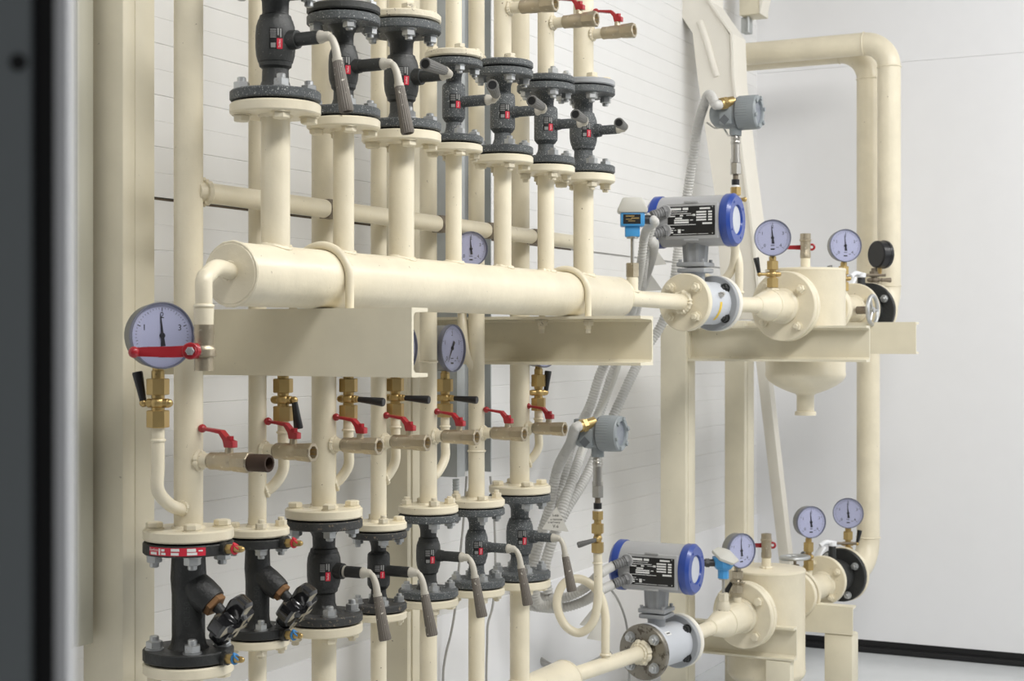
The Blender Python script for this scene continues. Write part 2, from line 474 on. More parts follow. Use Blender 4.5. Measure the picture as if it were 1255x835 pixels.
    for q in range(5): patch(mb, a_c - aw * .85, a_c + aw * .02, zm + hl * (.05 + .18 * q), zm + hl * (.13 + .18 * q), .0009, 3, 2)
    mb.build('small_print', 'grey_print', lab)
    return T

def balancing_valve(o, L, dn, label, group, tape):
    s = SIZES[dn]; o = V(o); t = s['t'] + .002; Rf = s['Rf']
    k = Rf / .0845
    T = thing('balancing_valve', label, 'valve', o, group)
    Rb = .031 * (.8 + .2 * k) if dn == 50 else .0245
    mb = MB()
    mb.lathe([(.002, 0), (.002, Rf - .002), (.004, Rf), (t, Rf), (t + .002, Rf - .002), (t + .002, Rb * 1.25), (t + .008, Rb * 1.08), (t + .022, Rb), (L * .55, Rb), (L * .68, Rb * 1.08), (L - t - .012, Rb * 1.02), (L - t - .006, Rb * 1.1),
              (L - t - .002, Rb * 1.2), (L - t - .002, Rf - .002), (L - t, Rf), (L - .004, Rf), (L - .002, Rf - .002), (L - .002, 0)], o, (0, 0, 1), 56)
    bd = V((.12, -.76, -.60)).normalized()
    bo = o + V((0, 0, L * .66)) - bd * .01
    mb.lathe([(0, Rb * .7), (.018, Rb * .98), (.045, Rb * 1.02), (.066, Rb * .98), (.075, Rb * .90), (.075, Rb * .6), (.072, 0)], bo, bd, 40)
    body = mb.build('valve_body', 'iron_black', T)
    # raised casting letters on the barrel
    vs, fs = text_shape('GJL250', .016)
    mb = MB(); a_c = math.radians(214)
    mb.add([o + V(((Rb + .001) * math.cos(a_c - y / Rb), (Rb + .001) * math.sin(a_c - y / Rb), L * .40 + x)) for x, y in vs], fs)
    mb.build('casting_mark', 'iron', body)
    mb = MB(); mb.hexa(bo + bd * .070, bo + bd * .086, Rb * .78); mb.build('bonnet_nut', 'bronze', T)
    mb = MB(); mb.cyl(bo + bd * .086, bo + bd * .112, .011, .009, 20); mb.build('spindle', 'iron_black', T)
    # four-lobed knob
    x, y, d = frame(bd); kc = bo + bd * .104
    mb = MB()
    mod = lambda q: 1.0 + .56 * max(-1, min(.62, 1.9 * math.cos(4 * 2 * PI * q / 64)))
    R = .0415
    def ringpos(t_, sc): return (t_, R * sc)
    mb.lathe([(0, 0), (0, R * .72), (.004, R * .90), (.008, R * .95), (.030, R * .95), (.035, R * .86), (.036, R * .5), (.043, R * .4), (.043, 0)], kc, bd, 64, mod, ph=.15)
    mb.build('handwheel', 'black_knob', T)
    g = MB(); disc(g, o + V((0, 0, -.0035)), (0, 0, 1), Rf * .84, .006); g.build('gasket', 'gasket', T)
    g = MB(); disc(g, o + V((0, 0, L - .0035)), (0, 0, 1), Rf * .84, .008); g.build('gasket', 'gasket', T)
    for p in ring_pts(o, Rf * .745): nut(T, p + V((0, 0, t + .002)), (0, 0, 1), s['nr'] * 1.05)
    for p in ring_pts(o, Rf * .745): nut(T, p + V((0, 0, L - t - .002)), (0, 0, -1), s['nr'] * 1.05)
    # measuring nipples with coloured rings
    for z, c in ((L - t * .55, 'red_mark'), (t * .5, 'blue_mark')):
        q = o + V((-.002, -Rf * .93, z)); dd = V((-.12, -1, .05)).normalized()
        mb = MB(); mb.cyl(q - dd * .012, q + dd * .016, .0135, .0125, 20); mb.build('port_boss', 'iron_black', T)
        mb = MB(); mb.hexa(q + dd * .014, q + dd * .030, .0095); mb.cyl(q + dd * .03, q + dd * .05, .0072, .006, 16); mb.sphere(q + dd * .052, .0052, 12)
        np_ = mb.build('test_nipple', 'brass', T)
        mb = MB(); mb.torus(q + dd * .034, dd, .0085, .0022, 24, 8); mb.torus(q + dd * .040 + V((0, 0, .004)), V((.3, -.6, .7)), .0095, .0018, 24, 8)
        mb.build('colour_ring', c, np_)
    if tape:
        mb = MB(); vs = []; fs = []
        a0, a1 = math.radians(163), math.radians(240); n = 24
        def strip(mbx, aa, ab, z0, z1, r, n=24):
            vs = []; fs = []
            for i in range(n + 1):
                a = aa + (ab - aa) * i / n
                for z in (z0, z1): vs.append(o + V((r * math.cos(a), r * math.sin(a), z)))
            for i in range(n): fs.append((2 * i, 2 * i + 2, 2 * i + 3, 2 * i + 1))
            mbx.add(vs, fs)
        zl, zh = L - t + .0015, L - .0045
        strip(mb, a0, a1, zl, zh, Rf + .0006)
        tp = mb.build('printed_tape', 'red_mark', T)
        mb = MB()
        for f0, f1, u0, u1 in ((.04, .18, .1, .42), (.22, .25, .1, .9), (.27, .33, .55, .85), (.27, .35, .12, .4), (.44, .58, .58, .92), (.44, .57, .1, .42), (.70, .84, .52, .9), (.70, .86, .1, .42), (.88, .95, .55, .7)):
            strip(mb, a0 + (a1 - a0) * f0, a0 + (a1 - a0) * f1, zl + (zh - zl) * u0, zl + (zh - zl) * u1, Rf + .0012, 6)
        vs, fs = text_shape('Danfoss', .0072)
        mid = a0 + (a1 - a0) * .11
        mb.add([o + V(((Rf + .0014) * math.cos(mid + x / Rf), (Rf + .0014) * math.sin(mid + x / Rf), zl + (zh - zl) * .70 + y)) for x, y in vs], fs)
        mb.build('tape_print', 'white_print', tp)
    return T

def pipe_end(parent, axis_o, dn, z, up, material='cream', heads='cream', tname='flange', plain=True, thick=None):
    """welding flange whose face is at height z; the pipe leaves it along up (+1 / -1)"""
    s = SIZES[dn]; c = V((axis_o[0], axis_o[1], z)); d = V((0, 0, up)); t = thick or s['cf']
    mb = MB()
    Rf = s['Rf']
    mb.lathe([(.002, 0), (.002, Rf - .003), (.005, Rf), (t - .003, Rf), (t, Rf - .003), (t, s['pr'] + .006), (t + .004, s['pr'] + .002), (t + .006, 0)], c, d, 56)
    weld(mb, c + d * (t + .001), (0, 0, 1), s['pr'] + .001, .0038)
    fl = mb.build(tname, material, parent)
    for p in ring_pts(c, Rf * .745):
        if heads == 'zinc': nut(parent, p + d * t, d, s['nr'], 'zinc', 'bolt_head', True)
        elif heads == 'mixed' and random.random() < .5: nut(parent, p + d * t, d, s['nr'], 'cream_dirty', 'bolt_head', True)
        else: head(parent, p + d * t, d, s['nr'] * 1.08, heads if heads in M else 'cream')
    return fl

def gauge(c, ndeg, R, label, group, stem=.03, case_mat='case', needle_deg=-5, numerals=True, depth=.045, tilt=0.0, conn=True):
    """round dial gauge; c = centre of the dial face, ndeg = heading of its face"""
    c = V(c); a = math.radians(ndeg); n = V((math.cos(a) * math.cos(tilt), math.sin(a) * math.cos(tilt), math.sin(tilt)))
    up = V((0, 0, 1)); x = up.cross(n).normalized(); y = n.cross(x).normalized()
    T = thing('pressure_gauge', label, 'gauge', c - up * (R + stem), group)
    Mx = Matrix((( x.x, y.x, n.x, c.x), (x.y, y.y, n.y, c.y), (x.z, y.z, n.z, c.z), (0, 0, 0, 1)))
    mb = MB(Mx)
    mb.lathe([(-depth, 0), (-depth, R * .86), (-depth + .004, R * .95), (-depth + .006, R * .955), (-.008, R * .955), (-.006, R * .97), (-.006, 0)], (0, 0, 0), (0, 0, 1), 56)
    mb.build('gauge_case', case_mat, T)
    mb = MB(Mx)
    mb.lathe([(-.012, R * .95), (-.012, R * .985), (-.010, R), (-.001, R), (.0012, R * .985), (.0012, R * .955), (-.001, R * .945), (-.0055, R * .94)], (0, 0, 0), (0, 0, 1), 64)
    mb.build('bezel', 'bezel' if case_mat != 'black' else 'black', T)
    mb = MB(Mx); mb.lathe([(-.0045, 0), (-.0045, R * .945), (-.0052, R * .945), (-.0052, 0)], (0, 0, 0), (0, 0, 1), 56); dl = mb.build('dial', 'dial', T)
    mb = MB(Mx)
    for k in range(41):
        q = math.radians(-135 + 270 * k / 40); big = k % 10 == 0; mid = k % 5 == 0
        r1 = R * .83; r0 = r1 - R * (.11 if big else .075 if mid else .045); w = R * (.012 if big else .007)
        dx, dy = math.sin(q), math.cos(q)
        mb.add([(dx * r0 - dy * w, dy * r0 + dx * w, -.0042), (dx * r1 - dy * w, dy * r1 + dx * w, -.0042), (dx * r1 + dy * w, dy * r1 - dx * w, -.0042), (dx * r0 + dy * w, dy * r0 - dx * w, -.0042)], [(0, 1, 2, 3)])
    if numerals:
        for k in range(5):
            q = math.radians(-135 + 270 * k / 4); vs, fs = text_shape(str(k), R * .26)
            mb.add([(math.sin(q) * R * .60 + u, math.cos(q) * R * .60 + w, -.0042) for u, w in vs], fs)
    for j, (w0, hh, yy) in enumerate(((.20, .016, -.42), (.22, .035, -.62), (.13, .014, -.52))):
        xx = .0 if j < 2 else .26
        mb.add([((xx - w0 / 2) * R, (yy - hh) * R, -.0042), ((xx + w0 / 2) * R, (yy - hh) * R, -.0042), ((xx + w0 / 2) * R, (yy + hh) * R, -.0042), ((xx - w0 / 2) * R, (yy + hh) * R, -.0042)], [(0, 1, 2, 3)])
    mb.build('scale_marks', 'needle', dl, smooth=False)
    mb = MB(Mx); q = math.radians(needle_deg); dx, dy = math.sin(q), math.cos(q); px_, py_ = dy, -dx
    def P(u, w, z): return (dx * u * R + px_ * w * R, dy * u * R + py_ * w * R, z)
    mb.add([P(-.32, -.075, -.003), P(-.32, .075, -.003), P(0, .045, -.003), P(.66, .010, -.003), P(.66, -.010, -.003), P(0, -.045, -.003)], [(0, 1, 2, 3, 4, 5)])
    mb.lathe([(-.0042, R * .085), (-.002, R * .085), (-.001, R * .06), (-.001, 0)], (0, 0, 0), (0, 0, 1), 20)
    mb.build('needle', 'needle', T)
    mb = MB(Mx); mb.lathe([(-.0012, 0), (-.0012, R * .95), (.0002, R * .95), (.0002, 0)], (0, 0, 0), (0, 0, 1), 40); mb.build('glass_pane', 'glass', T)
    if conn:
        b = c - n * depth * .55 - up * R * .93
        mb = MB(); mb.box(b - up * (stem * .35), (.015, .015, stem * .7 + .01), .0015); mb.cyl(b - up * stem * .6, b - up * (stem + .006), .0068, n=16)
        mb.build('connection', 'brass', T)
    return T

def gauge_foot(c, ndeg, R, stem, depth=.045):
    a = math.radians(ndeg); n = V((math.cos(a), math.sin(a), 0))
    return V(c) - n * depth * .55 - V((0, 0, R * .93 + stem))

def cock(top, h, arm, arm_len, gripd, label, group, body_mat='brass', grip_mat='black', grip_len=.055, k=1.0):
    """brass gauge cock hanging under top; arm = direction of the side arm, gripd = direction of the black grip"""
    top = V(top); up = V((0, 0, 1)); f = h / .105
    T = thing('gauge_cock', label, 'valve', top - up * h, group)
    mb = MB()
    mb.cyl(top + up * .004, top - up * .012 * f, .0118 * k, n=20, ch=.001)
    mb.hexa(top - up * .011 * f, top - up * .042 * f, .0205 * k, ph=.3, ch=.1)
    mb.cyl(top - up * .042 * f, top - up * .048 * f, .012 * k, n=18)
    mb.build('union_nut', body_mat, T)
    b = top - up * .0575 * f
    arm = V(arm).normalized(); gripd = V(gripd).normalized()
    mb = MB(); mb.sphere(b, .0145 * k, 20, sz=.9); mb.cyl(b - arm * .021, b + arm * .02, .0085 * k, n=16, ch=.001); mb.sphere(b - arm * .021, .008 * k, 12)
    mb.build('cock_body', body_mat, T)
    mb = MB(); mb.cyl(top - up * .066 * f, top - up * .072 * f, .012 * k, n=18); mb.hexa(top - up * .071 * f, top - up * (h - .001), .0205 * k, ph=.3, ch=.1)
    mb.build('union_nut', body_mat, T)
    e = b + arm * arm_len
    mb = MB(); mb.cyl(b + arm * .015, e, .0052 * k, n=14); mb.sphere(e, .0078 * k, 14)
    hd = mb.build('handle_arm', body_mat, T)
    mb = MB(); mb.lathe([(.004, 0), (.004, .0062 * k), (grip_len * .5, .0078 * k), (grip_len - .003, .0098 * k), (grip_len, .0085 * k), (grip_len, 0)], e, gripd, 18)
    mb.build('grip', grip_mat, hd)
    return T

def drain_valve(p, label, group, ax=(0, -1, 0), L=.088, k=1.0, nipple=False, lever_back=True, name='drain_valve'):
    """small ball valve with a red lever, flowing along ax"""
    p = V(p); ax = V(ax).normalized(); up = V((0, 0, 1)); side = up.cross(ax).normalized()
    T = thing(name, label, 'valve', p, group)
    mb = MB()
    mb.lathe([(0, 0), (0, .0145 * k), (.002, .0165 * k), (.020, .0165 * k), (.024, .0175 * k), (.030, .0172 * k), (.036, .0178 * k), (.050, .0172 * k), (.054, .0158 * k), (.056, .0158 * k)], p, ax, 28)
    mb.lathe([(.054, .0150 * k), (.056, .0185 * k), (L - .004, .0205 * k), (L - .001, .0198 * k), (L, .0188 * k), (L, .0135 * k), (L - .004, .0125 * k), (L - .022, .0118 * k), (L - .022, 0)], p, ax, 8, ph=.39)
    mb.cyl(p + ax * .043 + up * .012 * k, p + ax * .043 + up * .027 * k, .0085 * k, .0075 * k, 16)
    mb.build('valve_body', 'nickel', T)
    if not nipple:
        mb = MB(); mb.lathe([(L - .021, 0), (L - .021, .0116 * k), (L - .004, .0122 * k), (L - .002, .0132 * k), (L - .003, .0136 * k), (L - .0205, .0128 * k)], p, ax, 24); mb.build('threaded_bore', 'brass', T)
    poly = [(.057, .026), (.057, .0385), (.046, .0395), (.0285, .0580), (-.016, .0625), (-.017, .0570), (.0250, .0525), (.0345, .0400), (.036, .0260)]
    w = .0155 * k
    mb = MB(); mb.prism([(a * k + .043 * (1 - k), b * k) for a, b in poly], p - side * (w / 2) * (1 if ax.cross(up).dot(side) > 0 else -1), ax, up, w, bev=.0012)
    mb.sphere(p + ax * (-.019 * k + .043 * (1 - k)) + up * .060 * k, .0082 * k, 16)
    mb.cyl(p + ax * .046 + up * .040 * k, p + ax * .046 + up * .0475 * k, .0068 * k, n=6)
    mb.build('lever', 'red', T)
    if nipple:
        mb = MB(); mb.lathe([(L - .02, .011), (L + .002, .0165), (L + .040, .0165), (L + .042, .0155), (L + .042, .0115), (L + .02, .0105), (L + .02, 0)], p, ax, 24)
        mb.build('threaded_nipple', 'rust', T)
    return T

def conduit(pts, r, label, group, ribs=True, material='conduit', name='corrugated_conduit', step=.0024, cat='conduit'):
    P = crom(pts, .01)
    mb = MB()
    if ribs:
        P = resample(P, step)
        rad = [r * (1.0 if (i // 2) % 2 else .86) for i in range(len(P))]
        mb.tube(P, r, 12, radii=rad)
        o = mb.build(name, material, None, P[0], ang=50)
    else:
        mb.tube(P, r, 10); o = mb.build(name, material, None, P[0])
    return tag(o, label, cat, group)

def transmitter(base, label, group, wing=True):
    """field transmitter: two-chamber grey housing (axis along Y) on a stack of fittings; base = bottom of the stack"""
    b = V(base); up = V((0, 0, 1)); rt = V((0, -1, 0))
    T = thing('pressure_transmitter', label, 'transmitter', b)
    z = 0.0
    def seg(lst): return lst
    mb = MB(); mb.cyl(b, b + up * .026, .012, .010, 16); 
    if wing: mb.cyl(b + rt * -.03 + up * .012, b + rt * .03 + up * .012, .006, n=12); mb.sphere(b + rt * .03 + up * .012, .008, 12); mb.sphere(b - rt * .03 + up * .012, .008, 12)
    mb.hexa(b + up * .026, b + up * .052, .0175, ch=.1); mb.build('brass_union', 'brass', T)
    mb = MB(); mb.cyl(b + up * .052, b + up * .058, .0125, n=18); mb.build('white_washer', 'white_print', T)
    mb = MB(); mb.cyl(b + up * .058, b + up * .076, .0125, n=18); mb.build('black_seal', 'black', T)
    mb = MB(); mb.cyl(b + up * .076, b + up * .092, .0085, n=16); mb.build('threaded_neck', 'brown', T)
    mb = MB(); mb.hexa(b + up * .092, b + up * .128, .0180, ch=.1); mb.cyl(b + up * .128, b + up * .140, .0165, n=20); mb.cyl(b + up * .140, b + up * .186, .0140, .0138, 24)
    mb.lathe([(.186, .0138), (.190, .0155), (.196, .0155), (.200, .0135), (.206, .0155), (.212, .0135), (.218, .013)], b, up, 20); mb.build('process_fitting', 'steel', T)
    hc = b + up * .285
    mb = MB(); mb.lathe([(.214, 0), (.214, .019), (.240, .019), (.246, .024), (.262, .024)], b, up, 24)
    mb.lathe([(-.078, 0), (-.078, .026), (-.068, .038), (-.056, .043), (-.040, .043), (-.038, .046), (-.020, .048), (.008, .048), (.008, 0)], hc, rt, 40)
    mb.box(hc + V((-.030, .030, .026)), (.05, .05, .036), .004)
    mb.box(hc + V((-.038, .018, -.012)), (.024, .040, .052), .003)
    hs = mb.build('housing', 'trans_grey', T)
    mb = MB(); mb.box(hc + V((-.0505, .020, -.025)), (.002, .024, .024), 0, Matrix.Rotation(PI / 4, 3, 'X')); mb.build('blanking_plate', 'trans_dark', hs)
    mb = MB(); mb.lathe([(.008, .040), (.008, .050), (.012, .052), (.014, .050), (.014, .040)], hc, rt, 40); mb.build('seal_groove', 'trans_dark', hs)
    mod = lambda q: 1.0 if q % 2 else .975
    mb = MB(); mb.lathe([(.014, 0), (.014, .053), (.016, .054), (.052, .054)], hc, rt, 80, mod)
    mb.lathe([(.052, .054), (.074, .0535), (.078, .050), (.078, .038), (.070, .036), (.070, 0)], hc, rt, 48)
    for k in range(6):
        a = PI / 3 * k + .3
        mb.box(hc + rt * .078 + V((.045 * math.cos(a), 0, .045 * math.sin(a))), (.012, .012, .012), .002, Matrix.Rotation(-a, 3, 'Y'))
    cp = mb.build('display_cover', 'trans_grey', T)
    mb = MB(); mb.lathe([(.071, 0), (.071, .036), (.073, .036), (.073, 0)], hc, rt, 32); mb.build('display_window', 'glass', cp)
    gd = V((-.80, .52, -.22)).normalized(); g0 = hc + V((-.042, .010, .030))
    mb = MB(); mb.cyl(g0 - gd * .02, g0 + gd * .012, .0165, n=20, ch=.001); mb.hexa(g0 + gd * .010, g0 + gd * .026, .021, ch=.1); mb.cyl(g0 + gd * .026, g0 + gd * .034, .0175, n=20)
    mb.build('cable_gland', 'brass', T)
    return T, g0 + gd * .034, gd

PLATE = [(.06,.05,.29,.13),(.32,.05,.44,.13),(.68,.06,.90,.12),(.04,.17,.42,.19),(.04,.24,.50,.26),(.04,.31,.16,.35),(.26,.29,.33,.34),(.40,.30,.56,.32),(.53,.27,.59,.34),(.16,.38,.31,.43),
         (.14,.45,.45,.50),(.14,.52,.45,.58),(.48,.46,.54,.49),(.03,.62,.60,.64),(.61,.18,.82,.235),(.61,.27,.82,.325),(.61,.36,.82,.415),(.61,.45,.82,.505),(.86,.18,.94,.235),(.86,.27,.94,.325),
         (.86,.36,.94,.415),(.86,.45,.94,.505),(.74,.57,.94,.63),(.03,.79,.12,.83),(.03,.86,.12,.91),(.22,.78,.28,.91),(.14,.80,.19,.82),(.30,.80,.35,.82),(.12,.945,.62,.96),(.64,.945,.86,.96),
         (.02,.03,.04,.05),(.94,.03,.96,.05),(.02,.94,.04,.965),(.94,.93,.96,.955),(.03,.73,.15,.75)]

def converter(T, hc, r, half):
    """signal converter: grey drum along Y with blue end covers, nameplate and two conduit entries"""
    hc = V(hc); rt = V((0, -1, 0)); up = V((0, 0, 1))
    mb = MB(); mb.lathe([(-half + .030, 0), (-half + .030, r), (half - .030, r), (half - .030, 0)], hc, rt, 64)
    px0, px1 = -.064, .118
    pc = (px0 + px1) / 2 - .012
    mb.box(hc + V((-r * .89, -(pc), -.004)), (r * .22, .168, .108), .003)
    for sgn in (1, -1):
        mb.box(hc + V((-r * 1.0 - .001, -pc, -.004 + sgn * .057)), (.006, .045, .006), .001)
    for dz in (.026, -.032):
        mb.cyl(hc + V((-r * .55, half - .068, dz)), hc + V((-r * 1.04, half - .066, dz)), .024, .021, 28, ch=.002)
    drum = mb.build('converter_housing', 'meter_grey', T)
    w, h = .150, .088
    fx = hc.x - r * 1.0 - .0006
    mb = MB(); mb.box(V((fx, hc.y - pc, hc.z - .004)), (.0016, w, h), .0005)
    pl = mb.build('nameplate', 'black_label', T)
    mb = MB()
    for a, b_, c_, d_ in PLATE:
        y0 = hc.y - pc + w / 2 - a * w; y1 = hc.y - pc + w / 2 - c_ * w
        z0 = hc.z - .004 + h / 2 - b_ * h; z1 = hc.z - .004 + h / 2 - d_ * h
        x = fx - .0012
        mb.add([(x, y0, z0), (x, y1, z0), (x, y1, z1), (x, y0, z1)], [(0, 1, 2, 3)])
    mb.build('plate_print', 'white_print', pl, smooth=False)
    for s_ in (-1, 1):
        d = rt * s_
        mb = MB(); mb.lathe([(half - .034, 0), (half - .034, r * 1.02), (half - .030, r * 1.045), (half - .010, r * 1.045), (half, r * .93), (half, r * .60), (half - .008, r * .56), (half - .008, 0)], hc, d, 64)
        for a in (.6, 2.1, 3.7, 5.2):
            mb.cyl(hc + d * (half - .004) + V((r * .78 * math.cos(a), 0, r * .78 * math.sin(a))), hc + d * (half + .0015) + V((r * .78 * math.cos(a), 0, r * .78 * math.sin(a))), .004, n=10)
        ec = mb.build('end_cover', 'blue', T)
        if s_ == 1:
            mb = MB(); mb.lathe([(half - .0085, 0), (half - .0085, r * .55), (half - .0065, r * .55), (half - .0065, 0)], hc, d, 40); mb.build('display_window', 'meter_light', ec)
    return [hc + V((-r * 1.04, half - .066, .026)), hc + V((-r * 1.04, half - .066, -.032))]

def pedestal(T, hc, r, zt):
    """finned foot between converter and measuring tube; zt = height of the tube axis"""
    hc = V(hc); z1 = hc.z - r * .86
    mb = MB()
    mod = lambda q: 1.0 if (q // 2) % 2 else .86
    mb.lathe([(0, .040), (z1 - .052 - (zt + .103), .036)], V((hc.x, hc.y, zt + .155)), (0, 0, 1), 32, mod) if False else None
    zt2 = zt + .112
    mb.lathe([(0, .036), (z1 - zt2 + .02, .042)], V((hc.x, hc.y, zt2)), (0, 0, 1), 32, mod)
    mb.box(V((hc.x, hc.y, zt2 + .004)), (.092, .092, .014), .004)
    mb.box(V((hc.x, hc.y, zt2 - .014)), (.088, .088, .014), .004)
    mb.lathe([(0, .026), (zt2 - .02 - zt - .05, .030), (zt2 - .012 - zt - .05, .036)], V((hc.x, hc.y, zt + .05)), (0, 0, 1), 28)
    for sx in (-1, 1):
        for sy in (-1, 1): mb.cyl(V((hc.x + sx * .036, hc.y + sy * .036, zt2 + .010)), V((hc.x + sx * .036, hc.y + sy * .036, zt2 + .020)), .006, n=6)
    mb.build('converter_foot', 'meter_flange', T)

def vflange(mb, c, d, R, t):
    """vertical disc whose front face is at c, thickness t along d"""
    disc(mb, c, d, R, t, 0, .003, 64)
def face_ring(c, d, R, k=4, a0=PI / 4):
    x, y, d = frame(d); c = V(c)
    return [c + x * R * math.cos(a0 + 2 * PI * i / k) + y * R * math.sin(a0 + 2 * PI * i / k) for i in range(k)]

def channel(name, label, x_web, y0, y1, z0, z1, open_dir, flange=.058, web=.007, fl=.009, group=None, bolts=None):
    """steel channel lying along Y; web at x_web, flanges pointing along open_dir (+1/-1 in X)"""
    h = z1 - z0; o = V((x_web, y1, z0))
    prof = [(0, 0), (flange, 0), (flange, fl * .8), (web + .006, fl), (web, fl + .006), (web, h - fl - .006), (web + .006, h - fl), (flange, h - fl * .8), (flange, h), (0, h)]
    mb = MB(); P = [(a * open_dir, b) for a, b in prof]
    if open_dir > 0: mb.prism(P, o, (1, 0, 0), (0, 0, 1), (y1 - y0))     # extrudes along -Y
    else: mb.prism(P[::-1], o, (1, 0, 0), (0, 0, 1), (y1 - y0))
    ob = mb.build(name, 'cream_steel', None, (x_web, (y0 + y1) / 2, z0))
    return tag(ob, label, 'bracket', group)
# ================================================================== SETTING
WY = 2.18; WX = 6.75
def wall_profile():
    """courses of 55 mm with narrow V grooves, and one wider joint"""
    zs = []; z0 = ZC - .787; z1 = ZC + 2.0
    pr = [(0, z0 - .004), (0, z0)]
    z = z0 + .0
    zj = ZC + .302; k = 0; z = zj
    lst = []
    q = zj - .0555 * 40
    while q < z1:
        if q > z0 + .02: lst.append(q)
        q += .0555
    par = [k for k, q in enumerate(lst) if abs(q - zj) < 1e-4][0] % 2
    for i, q in enumerate(lst):
        if abs(q - zj) < 1e-4:
            pr += [(0, q - .0035), (.012, q - .003), (.012, q + .003), (0, q + .0035)]
        else:
            e_ = 1.0 if i % 2 == par else .5
            pr += [(0, q - .0017 * e_), (.0020 * e_, q), (0, q + .0017 * e_)]
    pr += [(0, z1)]
    return pr, lst
pr, joints = wall_profile()
mb = MB(); vs = []; fs = []
for x in (.6, WX):
    for dy, z in pr: vs.append((x, WY + dy, z))
n = len(pr)
for k in range(n - 1): fs.append((k, n + k, n + k + 1, k + 1))
mb.add(vs, fs)
mb.add([(.6, WY, pr[-1][1]), (WX, WY, pr[-1][1]), (WX, WY + .12, pr[-1][1]), (.6, WY + .12, pr[-1][1]), (.6, WY + .12, pr[0][1]), (WX, WY + .12, pr[0][1])], [(0, 1, 2, 3), (3, 2, 5, 4)])
o = mb.build('wall_left', 'wall_tile', None, (.6, WY, ZC - .79), ang=10); struct(o)
mb = MB()
for a, b in ((2.30, 3.05), (3.12, 3.70), (3.95, 4.75)):
    mb.box2((a, WY + .004, ZC + .2995), (b, WY + .013, ZC + .3045))
struct(mb.build('trim_1', 'crack', None, (2.3, WY, ZC + .30)))
mb = MB()
mb.box2((.6, WY - .006, 0), (WX, WY + .12, ZC - .789), .003)
struct(mb.build('wall_left_plinth', 'wall_white', None, (.6, WY, 0)))
mb = MB(); mb.box2((WX, -3.2, .055), (WX + .12, WY + .12, ZC + 1.20)); mb.box2((WX, -3.2, ZC + 1.2012), (WX + .12, WY + .12, ZC + 2.0)); mb.box2((WX + .004, -3.2, ZC + 1.19), (WX + .1, WY + .1, ZC + 1.21))
struct(mb.build('wall_far', 'wall_white', None, (WX, 0, 0)))
mb = MB(); mb.box2((WX + .008, -3.2, -.01), (WX + .1, WY, .055)); mb.box2((WX - .012, -3.2, 0), (WX + .02, WY - .01, .026), .006)
struct(mb.build('baseboard_far', 'black_gap', None, (WX, 0, 0)))
mb = MB(); mb.box2((-.6, -3.2, -.1), (WX + .15, WY + .15, 0)); struct(mb.build('floor', 'floor', None, (0, 0, 0)))

# door leaf edge close to the camera
def dpt(px, d): return at_d(px, Y0, d)
ux = V((SH, -CH, 0)); fw = V((CH, SH, 0))
D0 = .62; sc = D0 / F
def slab(px0, px1, dz, thick, material, name, parent, bev=.0008, zlo=.02, zhi=2.3):
    a = at_d(px0, Y0, D0 + dz); w = (px1 - px0) * sc
    mb = MB(); mb.prism([(0, 0), (w, 0), (w, thick), (0, thick)], (a.x, a.y, zlo), ux, fw, -(zhi - zlo) if ux.cross(fw).z < 0 else (zhi - zlo), bev=bev)
    return mb.build(name, material, parent)
root = bpy.data.objects.new('door_1', None); COL.objects.link(root); dq = at_d(30, Y0, D0); root.location = (dq.x, dq.y, 0); root['_o'] = [dq.x, dq.y, 0]; root['kind'] = 'structure'
dl = slab(-120, 36, 0, .035, 'door_grey', 'door_leaf', root)
hp = at_d(22, 76, D0 - .0006); mb = MB(); mb.cyl(hp, hp + fw * .004, .0035, n=20); mb.build('bolt_hole', 'door_black', root)
slab(37, 66, .004, .03, 'door_black', 'door_seal', root)
slab(66.5, 84, .002, .010, 'door_white', 'door_jamb', root)

# steel columns
def column(name, label, boxes, material='cream_steel', cat='column', base=None, group=None):
    mb = MB()
    for a, b in boxes: mb.box2(a, b, .004)
    a, b = boxes[0]
    o = mb.build(name, material, None, base or ((a[0] + b[0]) / 2, (a[1] + b[1]) / 2, 0))
    return tag(o, label, cat, group)
TOP = ZC + 1.55
column('steel_column', 'cream painted steel column at the left beside the large dial gauge', [((2.304, 2.0, 0), (2.340, 2.10, TOP)), ((2.338, 1.9985, 0), (2.396, 2.10, TOP))])
mb = MB(); mb.box2((2.19, 2.06, ZC - .585), (2.238, 2.1805, TOP), .003); mb.box2((2.241, 2.055, ZC - .582), (2.285, 2.1805, TOP), .003)
tag(mb.build('cable_trunking', 'trunk', None, (2.24, 2.12, ZC - .585)), 'grey two-piece cable trunking at far left, ending above the white plinth', 'trunking')
column('steel_column', 'cream steel column behind the lower row of ball valves', [((3.365, 2.0, 0), (3.385, 2.095, TOP)), ((3.388, 1.998, 0), (3.44, 2.006, TOP)), ((3.388, 2.03, 0), (3.44, 2.045, TOP))])
# galvanised tray
mb = MB(); zb = zpx(587, 4.3)
tx0 = 2.10 / math.tan(theta(560)); tx1 = 2.10 / math.tan(theta(602))
prof = [(0, 0), (tx1 - tx0, 0), (tx1 - tx0, -.08), (tx1 - tx0 - .004, -.08), (tx1 - tx0 - .004, -.004), (.004, -.004), (.004, -.065), (.045, -.065), (.045, -.08), (0, -.08)]
mb.prism(prof[::-1], (tx0, 2.1795, TOP), (1, 0, 0), (0, 1, 0), -(TOP - zb))
T = thing('cable_tray', 'galvanised steel tray standing upright on the wall behind the sixth drop pipe', 'tray', (tx0, 2.15, zb))
mb.build('tray_channel', 'galv', T)
mb = MB(); rr = V((tx0 + .03, 2.12, zb))
mb.lathe([(q * .004, .010 if q % 2 else .0088) for q in range(24)], rr - V((0, 0, .10)), (0, 0, 1), 14); mb.cyl(rr - V((0, 0, .0)), rr + V((0, 0, .05)), .012, n=14)
mb.build('threaded_rod', 'galv', T)

